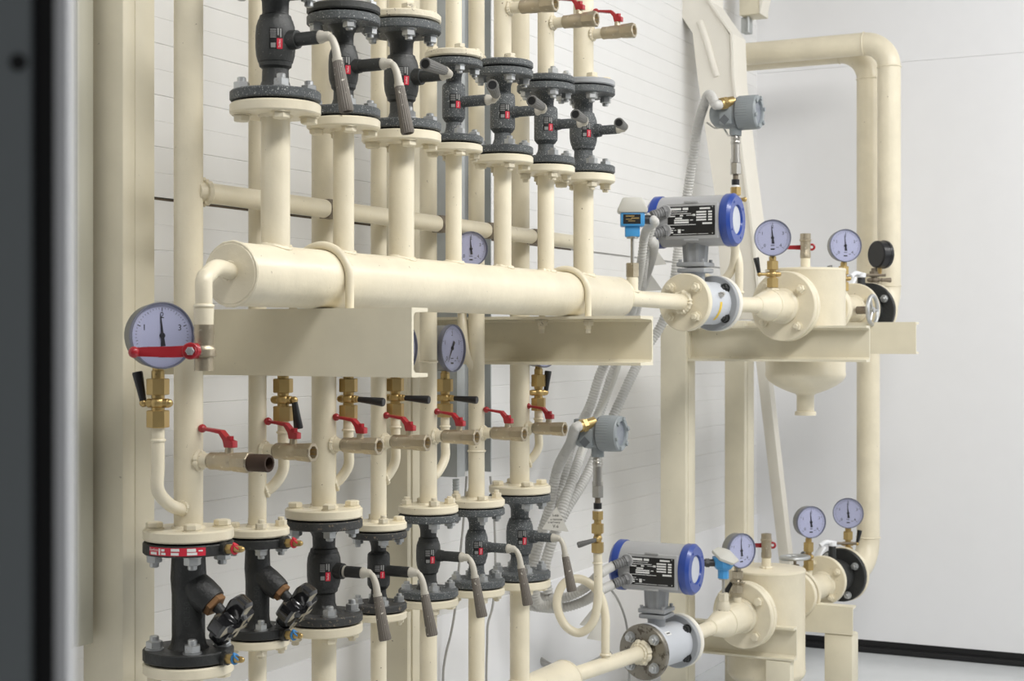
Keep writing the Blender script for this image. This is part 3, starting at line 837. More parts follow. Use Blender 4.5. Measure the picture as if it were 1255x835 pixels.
# ================================================================== UPPER MANIFOLD
HY = 1.70; HZ = ZC + .117; HR = .0575
hx0 = HY / math.tan(theta(282)); hx1 = HY / math.tan(theta(757))
man = thing('manifold_pipe', 'thick cream horizontal header pipe clamped on two brackets at picture centre', 'pipe', ((hx0 + hx1) / 2, HY, HZ - HR))
mb = MB(); mb.lathe([(0, 0), (0, HR - .004), (.003, HR - .001), (.006, HR), (hx1 - hx0 - .03, HR), (hx1 - hx0 - .012, HR * .97), (hx1 - hx0, HR * .8), (hx1 - hx0 + .006, HR * .5), (hx1 - hx0 + .006, 0)], (hx0, HY, HZ), (1, 0, 0), 72)
mb.build('header_barrel', 'cream', man)
mb = MB(); weld(mb, (hx0 + .004, HY, HZ), (1, 0, 0), HR - .001, .0034, 64); mb.build('weld_bead', 'cream', man); mb = MB(); weld(mb, (hx1 - .016, HY, HZ), (1, 0, 0), HR * .965, .003, 64); mb.build('weld_bead', 'cream', man)

UJ = ZC + .440
LEN = {50: .230, 40: .206, 32: .190}
U = [(337.6, 50, 'round', 'down', 'iron', 'grip', (0, 0)), (421, 40, 'round', 'down', 'iron', 'grip', (0, 0)), (492, 50, 'round', 'side', 'iron', 'grip_dark', (.10, -.02)),
     (556, 32, 'straight', 'side', 'iron_speckle', 'grip_dark', (.42, .06)), (616, 40, 'straight', 'side', 'iron_speckle', 'grip_dark', (.20, 0)),
     (669, 40, 'straight', 'side', 'iron_speckle', 'grip_dark', (.20, 0)), (715, 50, 'round', 'side', 'iron_speckle', 'grip_dark', (.25, -.03))]
ORD = ['first', 'second', 'third', 'fourth', 'fifth', 'sixth', 'seventh']
U_LAB = ['dark grey flanged ball valve with hanging lever, leftmost above the header',
         'dark ball valve with hanging lever, second from left above the header',
         'dark ball valve whose lever points forward, third from left above the header',
         'slim speckled ball valve with forward lever, fourth from left above the header',
         'speckled grey ball valve, fifth from left above the header',
         'speckled grey ball valve, second from right above the header',
         'speckled ball valve with short forward lever, rightmost above the header']
riser_fl = ['cream', 'iron', 'cream_dirty', 'cream_dirty', 'iron_speckle', 'iron_speckle', 'meter_flange']
UX = []
for i, (px, dn, st, mode, tone, gt, tl) in enumerate(U):
    x = HY / math.tan(theta(px)); UX.append(x); s = SIZES[dn]
    mb = MB(); mb.lathe([(0, 0), (0, s['pr']), (UJ - HZ - .02, s['pr']), (UJ - HZ - .02, 0)], (x, HY, HZ), (0, 0, 1), 36)
    weld(mb, (x, HY, HZ + HR), (0, 0, 1), s['pr'] + .002, .0048, 44, sad=HR)
    bp = mb.build('branch_pipe', 'cream', man)
    pipe_end(bp, (x, HY), dn, UJ, -1, 'cream', 'cream' if i < 3 else 'mixed')
    ball_valve((x, HY, UJ), LEN[dn], dn, st, mode, tone, gt, U_LAB[i], 'ball valves above the header', tilt=tl, ftone='iron_speckle')
    zt = UJ + LEN[dn]
    R = thing('riser_pipe', 'cream riser pipe rising from the %s ball valve above the header' % ORD[i], 'pipe', (x, HY, zt), 'risers above the upper valves')
    mb = MB(); mb.cyl((x, HY, zt + .01), (x, HY, ZC + 1.3), s['pr'], n=36)
    if i >= 4:
        zd = (.792, .800, .812)[i - 4]
        mb.cyl((x, HY, ZC + zd), (x, HY - s['pr'] - .030, ZC + zd), .0135, n=20); weld(mb, (x, HY - s['pr'] * .99, ZC + zd), (0, -1, 0), .0145, .005)
    mb.build('pipe', 'cream', R)
    pipe_end(R, (x, HY), dn, zt, 1, riser_fl[i], 'cream_dirty' if i in (2, 3, 4) else 'zinc' if i in (1, 5) else 'cream', thick=.018 if riser_fl[i] != 'cream' else None)
    if i >= 4:
        drain_valve((x, HY - s['pr'] - .028, ZC + zd), 'brass drain valve with red lever on the %s riser, at the top edge' % {4: 'third from right', 5: 'second from right', 6: 'rightmost'}[i], 'drain valves on the risers', L=.092)

# drain from the header's left end, with its own valve
ex = hx0
pipe = bend((ex + .01, HY, HZ + .004), at_d(249, 333, 2.70) , at_d(249, 385, 2.70), .045, 10)
c0 = V((ex + .004, HY, HZ + .004)); c1 = at_d(250, 336, 2.655); c2 = at_d(250, 378, 2.655)
p_ = crom([c0, c0 + (V((c1.x, c1.y, c0.z)) - c0) * .55 + V((0, 0, .004)), V((c1.x, c1.y, c0.z - .012)) + (c0 - c1) * .12, c1 + V((0, 0, -.012)), c2], .008)
mb = MB(); mb.tube(p_, .0148, 20); weld(mb, c0, c0 - c1, .0155, .0055); mb.torus(c2 + V((0, 0, .004)), (0, 0, 1), .0148, .0035, 24, 8)
mb.lathe([(0, .0162), (.03, .0172), (.03, 0)], c2 + V((0, 0, -.03)), (0, 0, 1), 20)
mb.build('drain_elbow', 'cream', man)
vb = c2 + V((0, 0, -.028))
T = thing('drain_valve', 'drain valve under the header end with red lever across the large gauge', 'valve', vb + V((0, 0, -.079)))
mb = MB(); dn_ = V((0, 0, -1))
mb.lathe([(0, 0), (0, .0172), (.016, .0176), (.020, .0165), (.036, .0165), (.040, .0195), (.044, .0205), (.054, .0205), (.056, .0165), (.079, .0165), (.079, .012), (.065, .011), (.065, 0)], vb, dn_, 28)
cm = V((-CH, -SH, 0)); sp = vb + dn_ * .045; sd = (cm * .75 - ux * .66).normalized()
mb.cyl(sp, sp + sd * .030, .009, n=16)
mb.build('valve_body', 'nickel', T)
lv0 = sp + sd * .028
mb = MB(); ld = (-ux * .985 + cm * .10 + V((0, 0, -.02))).normalized(); ln = ld.cross(V((0, 0, 1))).normalized()
if ln.dot(cm) < 0: ln = -ln
upv = ln.cross(ld) if ln.cross(ld).z > 0 else ld.cross(ln)
mb.cyl(lv0 - ln * .004, lv0 + ln * .008, .0145, n=28, ch=.0015); mb.cyl(lv0 - sd * .012, lv0, .0135, n=24)
mb.prism([(.0, -.010), (.0, .010), (.03, .0085), (.078, .0085), (.090, .0075), (.090, -.0075), (.03, -.0105)], lv0 + ln * .001, ld, upv, .0045 if ld.cross(upv).dot(ln) > 0 else -.0045, bev=.001)
mb.sphere(lv0 + ld * .094 + ln * .003, .0098, 18)
lev = mb.build('lever', 'red', T)
mb = MB(); mb.hexa(lv0 + ln * .008, lv0 + ln * .015, .0075); mb.cyl(lv0 + ln * .014, lv0 + ln * .019, .0042, n=14); mb.build('lever_nut', 'zinc', lev)

# cross pipe linking the drop pipes
CY = 1.850; CZ = ZC + .2785
cx0 = 1.862 / math.tan(theta(231)); cx1 = CY / math.tan(theta(708))
T = thing('cross_pipe', 'thin cream horizontal pipe with brown couplings behind the branch pipes', 'pipe', ((cx0 + cx1) / 2, CY, CZ - .02))
mb = MB(); mb.cyl((cx0, CY, CZ), (cx1, CY, CZ), .0198, n=28); weld(mb, (cx0 + .028, CY, CZ), (1, 0, 0), .0205, .007); mb.build('pipe', 'cream', T)
for px in (404, 540, 600, 655):
    x = CY / math.tan(theta(px)); mb = MB(); mb.hexa((x - .022, CY, CZ), (x + .016, CY, CZ), .0235); mb.build('coupling', 'brown', T)

# channel brackets and clamps
BX1, BX2 = 2.497, 3.712
ZT = HZ - HR
channel('channel_bracket', 'cream steel channel bracket under the header beside the large gauge', BX1, 1.475, WY + .001, ZT - .131, ZT, 1, .060, group='wall brackets')
channel('channel_bracket', 'cream channel bracket opening forward, under the header right end', BX2, 1.475, WY + .001, ZT - .126, ZT, -1, .085, group='wall brackets')
def ubolt(x, label):
    r = .0085; R = HR + r
    T = thing('pipe_clamp', label, 'clamp', (x, HY, ZT), 'U-bolts on the header')
    pts = [V((x, HY + R, ZT - .034))] + [V((x, HY + R * math.cos(a), HZ + R * math.sin(a))) for a in [PI * k / 24 for k in range(25)]] + [V((x, HY - R, ZT - .034))]
    mb = MB(); mb.tube(pts, r, 14); mb.build('u_bolt', 'cream', T)
    for sg in (-1, 1):
        p = V((x, HY + sg * R, ZT - .0095)); mb = MB(); mb.cyl(p, p - V((0, 0, .003)), .017, n=20); mb.hexa(p - V((0, 0, .003)), p - V((0, 0, .015)), .0145); mb.cyl(p - V((0, 0, .015)), p - V((0, 0, .034)), .0082, n=14); mb.build('clamp_nut', 'cream_dirty', T)
ubolt(2.531, 'cream U-bolt clamp around the left part of the header')
ubolt(3.66, 'cream U-bolt clamp around the right part of the header')

# ================================================================== DROP PIPES AND LOWER VALVES
LY0 = 1.90
LYS = [1.862] + [1.90] * 6
LY = 1.90
L = [(231, 50, -.3775, -.603), (315.5, 32, -.403, -.608), (397, 50, -.391, -.618), (464, 32, -.4416, -.628), (525, 40, -.426, -.631), (584, 40, -.4345, -.641), (637, 50, -.4224, -.6546)]
LHZ = ZC - .990
lx0 = 2.15; lx1 = 4.10
lman = thing('manifold_pipe', 'thick cream lower header pipe at the bottom edge, mostly out of view', 'pipe', ((lx0 + lx1) / 2, LY, LHZ - HR))
mb = MB(); mb.lathe([(0, 0), (0, HR), (lx1 - lx0 - .03, HR), (lx1 - lx0 - .01, HR * .96), (lx1 - lx0, HR * .8), (lx1 - lx0 + .006, HR * .5), (lx1 - lx0 + .006, 0)], (lx0, LY, LHZ), (1, 0, 0), 64); mb.build('header_barrel', 'cream', lman)
mb = MB(); weld(mb, (lx1 - .014, LY, LHZ), (1, 0, 0), HR * .965, .003, 64); mb.build('weld_bead', 'cream_dirty', lman)
for q in (2.6, 3.7):
    mb = MB(); mb.box2((q - .04, LY - .05, 0), (q + .04, LY + .05, LHZ - HR + .004), .003); mb.build('support_foot', 'cream_steel', lman)
DR_PX = [(258, 565), (338, 553), (421, 545.5), (482, 541.5), (544, 535), (604, 531), (655, 525)]
L_LAB = {2: 'dark grey ball valve in the lower row, right of the two black knobs', 3: 'slim dark ball valve, fourth from left in the lower row', 4: 'dark ball valve with hanging lever, third from right in the lower row',
         5: 'dusty dark ball valve, second from right in the lower row', 6: 'grey ball valve with hanging lever, rightmost in the lower row beside the conduits'}
for i, (px, dn, zu, zl) in enumerate(L):
    LY = LYS[i]; x = LY / math.tan(theta(px)); d = dep(x, LY); s = SIZES[dn]; zu += ZC; zl += ZC; Lv = zu - zl
    if i < 2:
        balancing_valve((x, LY, zl), Lv, dn, ['black balancing valve with four-lobed knob and red printed tape, leftmost in the lower row', 'black balancing valve with four-lobed knob and no tape, second in the lower row'][i], 'balancing valves', i == 0)
    else:
        ball_valve((x, LY, zl), Lv, dn, 'straight' if dn == 32 else 'round', 'down', ['iron_black', 'iron_black', 'iron', 'iron_speckle', 'iron_speckle'][i - 2] if i != 4 else 'iron', 'grip', L_LAB[i], 'ball valves in the lower row', stem_ring=(i == 2), ftone=[0, 0, 'iron_dusty', 'iron_dusty', 'iron_speckle', 'iron_speckle', 'iron_speckle'][i])
    T = thing('drop_pipe', 'cream vertical pipe standing on the %s valve of the lower row' % ORD[i], 'pipe', (x, LY, zu), 'drop pipes to the lower row')
    mb = MB(); mb.cyl((x, LY, zu + .012), (x, LY, ZC + 1.3), s['pr'] * (1.0 if dn != 50 else 1.0), n=36)
    for zz in ((-.055,) if i in (3, 4) else ((-.29,) if i == 5 else ())): weld(mb, (x, LY, ZC + zz), (0, 0, 1), s['pr'], .003)
    mb.build('pipe', 'cream', T)
    pipe_end(T, (x, LY), dn, zu, 1, 'cream', 'cream' if i in (0, 2, 6) else 'mixed')
    # branch for the drain valve
    dp = at_x(DR_PX[i][0], DR_PX[i][1], x)
    mb = MB(); mb.cyl((x, LY, dp.z), (x, dp.y + .003, dp.z), .0150, .0138, 22); weld(mb, (x, LY - s['pr'] * .99, dp.z), (0, -1, 0), .0150, .0052); mb.build('drain_stub', 'cream', T)
    drain_valve(dp, ['drain valve with red lever and rusty brown nipple, first in the middle row', 'drain valve with red lever, second in the middle row, before the black cock handle', 'red-levered drain valve, third in the middle row', 'red-levered drain valve, fourth in the middle row', 'red-levered drain valve, fifth in the middle row', 'red-levered drain valve, sixth in the middle row, with no gauge cock above', 'red-levered drain valve, rightmost in the middle row beside the conduits'][i],
                'drain valves in the middle row', L=.092, nipple=(i == 0))
    # syphon
    if i == 5:
        SYT = at_d(578, 305, 3.80) + V((-math.cos(math.radians(228)), -math.sin(math.radians(228)), 0)) * .02475 - V((0, 0, .043 * .93 + .014 + .075))
        a = at_x(588, 466, x); b = at_x(572, 436, x - .02); c = at_x(567, 405, x - .02); e = at_x(567, 372, x - .02)
        mb = MB(); mb.tube(crom([V((x, LY, a.z - .012)), b + (a - b) * .45, b, c, e, SYT - V((0, 0, .012)), SYT], .008), .0125, 16); weld(mb, a + V((0, .006, 0)), a - b, .014, .0045); mb.build('syphon_tube', 'cream', T)
        R_ = .043; n_ = math.radians(228); cc = at_d(578, 305, 3.80); nv = V((math.cos(n_), math.sin(n_), 0))
        gf = cc - nv * .02475 - V((0, 0, R_ * .93 + .014)); gt = gf - V((0, 0, .075))
        cock(gt + V((0, 0, .075)), .075, (.8, .3, 0), .022, (.2, .1, -1), 'brass gauge cock hidden behind the header, under the gauge above it', 'gauge cocks')
        st = .014
        gauge(cc, 228, R_, 'dial gauge peeping out above the header between the fourth and fifth branch pipes', 'pressure gauges', stem=max(.01, st))
        continue
    if i == 0: off = V((-.110, -.0186, 0)); cpx = [(458, 524)]
    else:
        dx_ = .085 if i == 4 else .035
        off = V((dx_, at_x({1: 347, 2: 427, 3: 484.5, 4: 545.5, 6: 660}[i], Y0, x + dx_).y - LY, 0))
    dd = dep(x + off.x, LY + off.y)
    ztop = zpx({0: 457, 1: 458, 2: 458, 3: 458, 4: 459, 6: 454}[i], dd); zbot = zpx({0: 525, 1: 517, 2: 515, 3: 512, 4: 512, 6: 504}[i], dd)
    b = V((x, LY, 0)) + off
    z0 = zpx(617, d) if i == 0 else zbot - .135
    pth = crom([V((x, LY, z0 - .012)) + off * .15, V((x, LY, z0 + .004)) + off * .62, V((b.x, b.y, z0 + .035)), V((b.x, b.y, z0 + .075)), V((b.x, b.y, zbot + .002))], .008)
    mb = MB(); mb.tube(pth, .0115 if i else .0120, 16); weld(mb, V((x, LY, z0 - .006)) + off.normalized() * s['pr'] * .97, off + V((0, 0, .02)), .0115, .0042)
    mb.torus((b.x, b.y, zbot - .022), (0, 0, 1), .0115, .003, 20, 8)
    mb.build('syphon_tube', 'cream', T)
    arm, al, gd, gl, gm = [((-.35, .94, 0), .028, (-.05, .16, .9), .058, 'black'), ((.1, -1, 0), .026, (.05, -.14, -.95), .060, 'black'), ((0, -1, 0), .022, (.1, -1, -.09), .066, 'black'),
                       ((0, -1, 0), .022, (.1, -1, -.06), .066, 'black'), ((0, -1, 0), .022, (.1, -1, -.06), .066, 'black'), None, ((.6, -.5, 0), .022, (.05, -.1, 1), .06, 'black')][i]
    if i == 0: arm = tuple(-ux * .97 + fw * .2); gd = tuple(-ux * .20 + V((0, 0, .98)))
    cock((b.x, b.y, ztop), ztop - zbot, arm, al, gd, ['brass gauge cock with raised black handle below the large gauge', 'brass gauge cock with hanging black handle left of the others', 'brass gauge cock with level black handle, third from left', 'brass gauge cock with level black handle, fourth from left', 'brass gauge cock with level black handle below the side-on gauge', '', 'brass gauge cock under the right bracket, handle hidden behind'][i],
         'gauge cocks', gl and 'brass', 'black', gl)
    if i == 0:
        nd = 241; R_ = .0605; cz = zpx(411.5, 2.86)
    else:
        nd = {1: 262, 2: 262, 3: 270, 4: 268, 6: 255}[i]; R_ = .060; cz = zpx({1: 425, 2: 427, 3: 426, 4: 427, 6: 424}[i], dd)
    n_ = V((math.cos(math.radians(nd)), math.sin(math.radians(nd)), 0))
    cc = V((b.x, b.y, cz)) + n_ * .02475
    gauge(cc, nd, R_, ['large dial gauge at far left, crossed by a red lever', 'dial gauge hidden behind the left bracket, first of its row', 'dial gauge hidden behind the left bracket, second of its row', 'dial gauge just showing past the left bracket end', 'dial gauge seen side-on between the two header brackets', '', 'dial gauge behind the right bracket, only its bottom rim showing'][i], 'pressure gauges', stem=max(.012, cz - R_ * .93 - ztop), needle_deg=-5 if i == 0 else (-150 if i == 4 else -8))

LY = 1.90
# lower branch pipes from the header up to the valves
for i, (px, dn, zu, zl) in enumerate(L):
    LY = LYS[i]; x = LY / math.tan(theta(px)); s = SIZES[dn]
    mb = MB(); mb.cyl((x, LY, LHZ), (x, LY, ZC + zl - .012), s['pr'], n=36); weld(mb, (x, LY, LHZ + HR), (0, 0, 1), s['pr'] + .002, .0045, 40, sad=HR)
    bp = mb.build('branch_pipe', 'cream', lman)
    pipe_end(bp, (x, LY), dn, ZC + zl, -1, 'cream', 'mixed')
# ================================================================== UPPER METERING LINE
AZ = ZC + .111
def on_line(px, p0, p1):
    """point of the line p0-p1 (plan view) seen at image column px"""
    t = math.tan(theta(px)); dx, dy = p1[0] - p0[0], p1[1] - p0[1]
    k = (p0[0] * t - p0[1]) / (dy - dx * t)
    return (p0[0] + dx * k, p0[1] + dy * k)
def lp(p, z): return V((p[0], p[1], z))

A0 = (hx1 + .004, HY)
F1 = on_line(838, A0, (5.03, 1.535)); F2 = on_line(876.5, A0, (5.03, 1.535)); F3 = (5.03, 1.535); VS = (5.262, 1.524)
d1 = (lp(F3, 0) - lp(A0, 0)).normalized()
RM = .0855
def flange_heads(parent, c, d, R, r, material, k=4, a0=PI / 4, name='bolt_head', stud=True):
    for p in face_ring(c, d, R, k, a0):
        mb = MB(); e = -V(d).normalized()
        mb.cyl(p, p + e * r * .16, r * 1.15, n=16); mb.hexa(p + e * r * .12, p + e * r * .95, r, ph=random.uniform(0, 1), ch=.16)
        if stud: mb.cyl(p + e * r * .9, p + e * r * 1.45, r * .58, n=12, ch=r * .1)
        mb.build(name, material, parent)

# inlet pipe from the header to the meter
T = thing('inlet_pipe', 'short cream pipe between the big header and the upper flow meter', 'pipe', lp(A0, AZ - .1))
mb = MB(); a = lp(A0, HZ); b = lp(F1, AZ); mb.tube([a - d1 * .01, a + d1 * .05, b], .0235, 28); weld(mb, b - d1 * .010, d1, .026, .009); weld(mb, a + d1 * .012, d1, .0245, .004); mb.build('pipe', 'cream', T)
mb = MB(); vflange(mb, lp(F1, AZ), d1, RM + .002, .021); mb.build('flange', 'cream', T)
flange_heads(T, lp(F1, AZ), d1, .062, .0145, 'cream')
tw = at_y(775, 341, 1.688); tw = V((on_line(775, A0, F1)[0], on_line(775, A0, F1)[1], AZ))
mb = MB(); mb.lathe([(.0, .0170), (.062, .0170), (.066, .0155), (.066, 0)], tw, (0, 0, 1), 24); weld(mb, tw + V((0, 0, .024)), (0, 0, 1), .018, .004); mb.build('thermowell_socket', 'cream', T)

# flow meter: tube with rear flange, pedestal and converter
def flow_meter(F1, F2, d, z, hz, label, sticker):
    mid = lp(((F1[0] + F2[0]) / 2, (F1[1] + F2[1]) / 2), z)
    T = thing('flow_meter', label, 'flow meter', mid - V((0, 0, RM)))
    a = lp(F1, z) + d * .0225; b = lp(F2, z); Lm = (b - a).length
    mb = MB(); mb.lathe([(0, 0), (0, .0815), (.003, .083), (.012, .083), (.014, .081), (.014, .066), (.018, .0655), (Lm - .020, .0655), (Lm - .018, .066), (Lm - .018, 0)], a, d, 56)
    mb.build('measuring_tube', 'meter_light', T)
    mb = MB(); mb.lathe([(Lm - .018, 0), (Lm - .018, RM - .002), (Lm - .016, RM), (Lm - .001, RM), (Lm, RM - .001), (Lm, 0)], a, d, 64); mb.build('rear_flange', 'meter_flange', T)
    for p in face_ring(a + d * (Lm - .018), d, .0635): nut(T, p, -d, .0145, 'iron_black', 'flange_nut')
    if sticker == 'yellow':
        s = a + d * (Lm * .52); y_ = Matrix.Rotation(0, 3, 'X')
        x, yy, dd = frame(d); side = V((0, 0, 1)).cross(d).normalized()
        if side.dot(V((-1, -1, 0))) < 0: side = -side
        mb = MB(); vs = []
        for i in range(7):
            ang = math.radians(-42 + 54 * i / 6 - 10); e = side * math.cos(ang) + V((0, 0, 1)) * math.sin(ang)
            vs += [s + e * .0662 - d * .007, s + e * .0662 + d * .007]
        mb.add(vs, [(2 * i, 2 * i + 1, 2 * i + 3, 2 * i + 2) for i in range(6)]); mb.build('earth_sticker', M['yellow'], T)
        e = side * math.cos(.35) + V((0, 0, 1)) * math.sin(.35)
        mb = MB(); mb.hexa(s + e * .064, s + e * .076, .009); mb.cyl(s + e * .076, s + e * .082, .005, n=12); mb.build('earth_screw', 'steel', T)
    else:
        s = a + d * (Lm * .30); side = V((0, 0, 1)).cross(d).normalized()
        if side.dot(V((-1, -1, 0))) < 0: side = -side
        def pt(ang, off, r=.0663):
            e = side * math.cos(ang) + V((0, 0, 1)) * math.sin(ang); return s + e * r + d * off
        mb = MB(); mb.add([pt(.95, -.014), pt(.95, .014), pt(.72, .014), pt(.72, -.014)], [(0, 1, 2, 3)]); lb = mb.build('sticker', 'white_print', T)
        mb = MB(); mb.add([pt(.86, -.010, .0668), pt(.86, .010, .0668), pt(.80, .010, .0668), pt(.80, -.010, .0668)], [(0, 1, 2, 3)]); mb.build('sticker_print', 'ink', lb)
    hc = V((mid.x - .005, mid.y + .012, hz))
    pedestal(T, hc, .077, z)
    ports = converter(T, hc, .077, .135)
    return T, ports, hc
M['gland'] = mat('grey_conduit_gland', (.20, .20, .20), .5)
M['yellow'] = mat('yellow_sticker', (0.75, 0.52, 0.05), 0.5)
FM1, ports1, hc1 = flow_meter(F1, F2, d1, AZ, zpx(271.5, 4.73), 'upper flow meter, grey drum with blue end covers above the header end', 'yellow')

# outlet pipe with reducer
b0 = lp(F2, AZ) + d1 * .0225 * 0 + d1 * .002
T = thing('reducer_pipe', 'cream pipe widening from the upper flow meter to the upper vessel', 'pipe', lp(F2, AZ - .09))
mb = MB(); vflange(mb, b0, d1, RM + .001, .020); mb.build('flange', 'cream_light', T)
f3 = lp(F3, AZ) - d1 * .0; Lr = (f3 - b0).length
mb = MB(); mb.lathe([(.01, .025), (Lr - .195, .025), (Lr - .192, .029), (Lr - .186, .029), (Lr - .17, .034), (Lr - .12, .047), (Lr - .10, .0505), (Lr - .016, .0525), (Lr - .010, .060), (Lr, .060), (Lr, 0)], b0, d1, 40)
weld(mb, b0 + d1 * .021, d1, .027, .005); weld(mb, b0 + d1 * (Lr - .1), d1, .0505, .0025); mb.build('pipe', 'cream', T)
mb = MB(); vflange(mb, f3, d1, .1175, .021); mb.build('flange', 'cream', T)
flange_heads(T, f3, d1, .088, .0150, 'cream', 4, PI / 4 + .1)
gp = on_line(947, F2, F3)
mb = MB(); mb.cyl(lp(gp, AZ), lp(gp, AZ + .066), .0135, n=20); weld(mb, lp(gp, AZ + .052), (0, 0, 1), .016, .005)
rp = on_line(903.5, F2, F3); mb.build('gauge_socket', 'cream', T)

def vessel(c, zax, label, drain=True):
    c = V((c[0], c[1], zax)); T = thing('strainer_vessel', label, 'vessel', c - V((0, 0, .37)))
    r = .137; up = V((0, 0, 1))
    mb = MB(); mb.lathe([(-.375, 0), (-.375, .036), (-.371, .037), (-.362, .036), (-.36, .030), (-.306, .030), (-.300, .036), (-.296, .050), (-.285, .078), (-.272, .104), (-.258, .124), (-.246, .134), (-.238, .1375), (-.232, .1385), (-.226, r),
                   (.122, r), (.126, r + .002), (.132, r + .001), (.134, r - .004), (.134, 0)], c, up, 64)
    mb.build('vessel_shell', 'cream', T)
    mb = MB(); mb.cyl(c + V((0, 0, .13)), c + V((0, 0, .172)), .0165, n=22); weld(mb, c + V((0, 0, .136)), up, .018, .005); mb.build('vent_stub', 'cream', T)
    return T, c
def nozzle(T, c, d, f, R, t=.021, r=.050):
    mb = MB(); mb.lathe([(0, 0), (0, R - .003), (.003, R), (t - .003, R), (t, R - .003), (t, r), (.12, r), (.12, 0)], f, d, 60); mb.build('flange_nozzle', 'cream', T)
VT1, vc1 = vessel(VS, AZ, 'upper cream cylindrical vessel with dished bottom and drain nozzle')
nozzle(VT1, vc1, d1, f3 + d1 * .0235, .1175)
def vent_valve(p, label, lever_px):
    """upright drain valve, red lever level and pointing left in the photograph"""
    T = thing('vent_valve', label, 'valve', p); up = V((0, 0, 1)); p = V(p)
    mb = MB(); mb.lathe([(0, 0), (0, .0165), (.002, .0185), (.018, .0185), (.022, .0172), (.040, .0175), (.058, .0180), (.060, .0205), (.066, .0205), (.068, .0185), (.086, .0185), (.086, .012), (.066, .011), (.066, 0)], p, up, 24)
    st = fw * .9 + ux * .3; st.normalize(); q = p + up * .040
    mb.cyl(q, q + st * .032, .0085, n=14); mb.build('valve_body', 'nickel', T)
    q = q + st * .03; ld = -ux
    mb = MB(); mb.prism([(-.012, -.009), (-.012, .009), (.02, .008), (.075, .0065), (.075, -.0065), (.02, -.008)], q + st * .002, ld, up, .006, bev=.001); mb.sphere(q + ld * .078, .0085, 14); mb.torus(q - ld * .018 + up * .001, st, .009, .004, 20, 8)
    mb.build('lever', 'red', T)
vent_valve(vc1 + V((0, 0, .170)), 'nickel vent valve with red lever on top of the upper vessel', 0)

# spool, butterfly valve and riser beyond the upper vessel
F5 = (5.735, 1.479); F6 = (5.90, 1.463); PB = (6.17, 1.447)
d2 = (lp(F5, 0) - lp(VS, 0)).normalized(); d3 = (lp(PB, 0) - lp(F5, 0)).normalized()
f4 = lp(VS, AZ) + d2 * .195
mb = MB(); mb.lathe([(0, 0), (0, .045), (.072, .045), (.072, .084), (.075, .087), (.089, .087), (.092, .084), (.092, 0)], lp(VS, AZ) + d2 * .118, d2, 56); mb.build('flange_nozzle', 'cream', VT1)
def spool(f4, f5, d, label, gp, zax, wheel, FR=.0985):
    T = thing('spool_pipe', label, 'pipe', f4 - V((0, 0, .09)))
    Ls = (f5 - f4).length
    mb = MB(); vflange(mb, f4 + d * .018, d, .087, .019); mb.build('flange', 'cream', T)
    mb = MB(); mb.lathe([(.03, .046), (Ls - .012, .046), (Ls - .008, .052), (Ls - .001, .055), (Ls - .001, 0)], f4, d, 36); mb.build('pipe', 'cream', T)
    mb = MB(); vflange(mb, f5, d, FR, .020); mb.build('flange', 'cream', T)
    flange_heads(T, f5, d, FR * .78, .0135, 'cream', 4, PI / 4 + .25)
    mb = MB(); mb.cyl(V((gp[0], gp[1], zax)), V((gp[0], gp[1], zax + .075)), .0135, n=18); mb.build('gauge_socket', 'cream', T)
    return T
g2 = on_line(1034, (f4.x, f4.y), F5)
spool(f4, lp(F5, AZ), d2, 'cream spool pipe between the upper vessel and the black butterfly valve', g2, AZ, True)
def wheel_valve(p, d, axis, label, R=.046):
    """small needle valve with a bare steel handwheel"""
    p = V(p); axis = V(axis).normalized(); T = thing('wheel_valve', label, 'valve', p)
    mb = MB(); mb.cyl(p, p + axis * .020, .0145, n=18, ch=.001); mb.hexa(p + axis * .018, p + axis * .034, .016); mb.cyl(p + axis * .034, p + axis * .060, .006, n=12); mb.build('valve_body', 'brown', T)
    mb = MB(); mb.torus(p + axis * .060, axis, R, .0075, 40, 10)
    x, y, dd = frame(axis)
    for k in range(3):
        e = x * math.cos(2.1 * k) + y * math.sin(2.1 * k); mb.cyl(p + axis * .060, p + axis * .060 + e * R, .0048, n=10)
    mb.cyl(p + axis * .050, p + axis * .067, .011, n=16); mb.build('handwheel', 'zinc', T)
wp = at_x(1056, 375, 5.60)
wheel_valve(V((5.62, g2[1] - .052, AZ - .005)), d2, (-.10, -1, 0), 'small valve with a silver handwheel beside the upper spool pipe', .052)

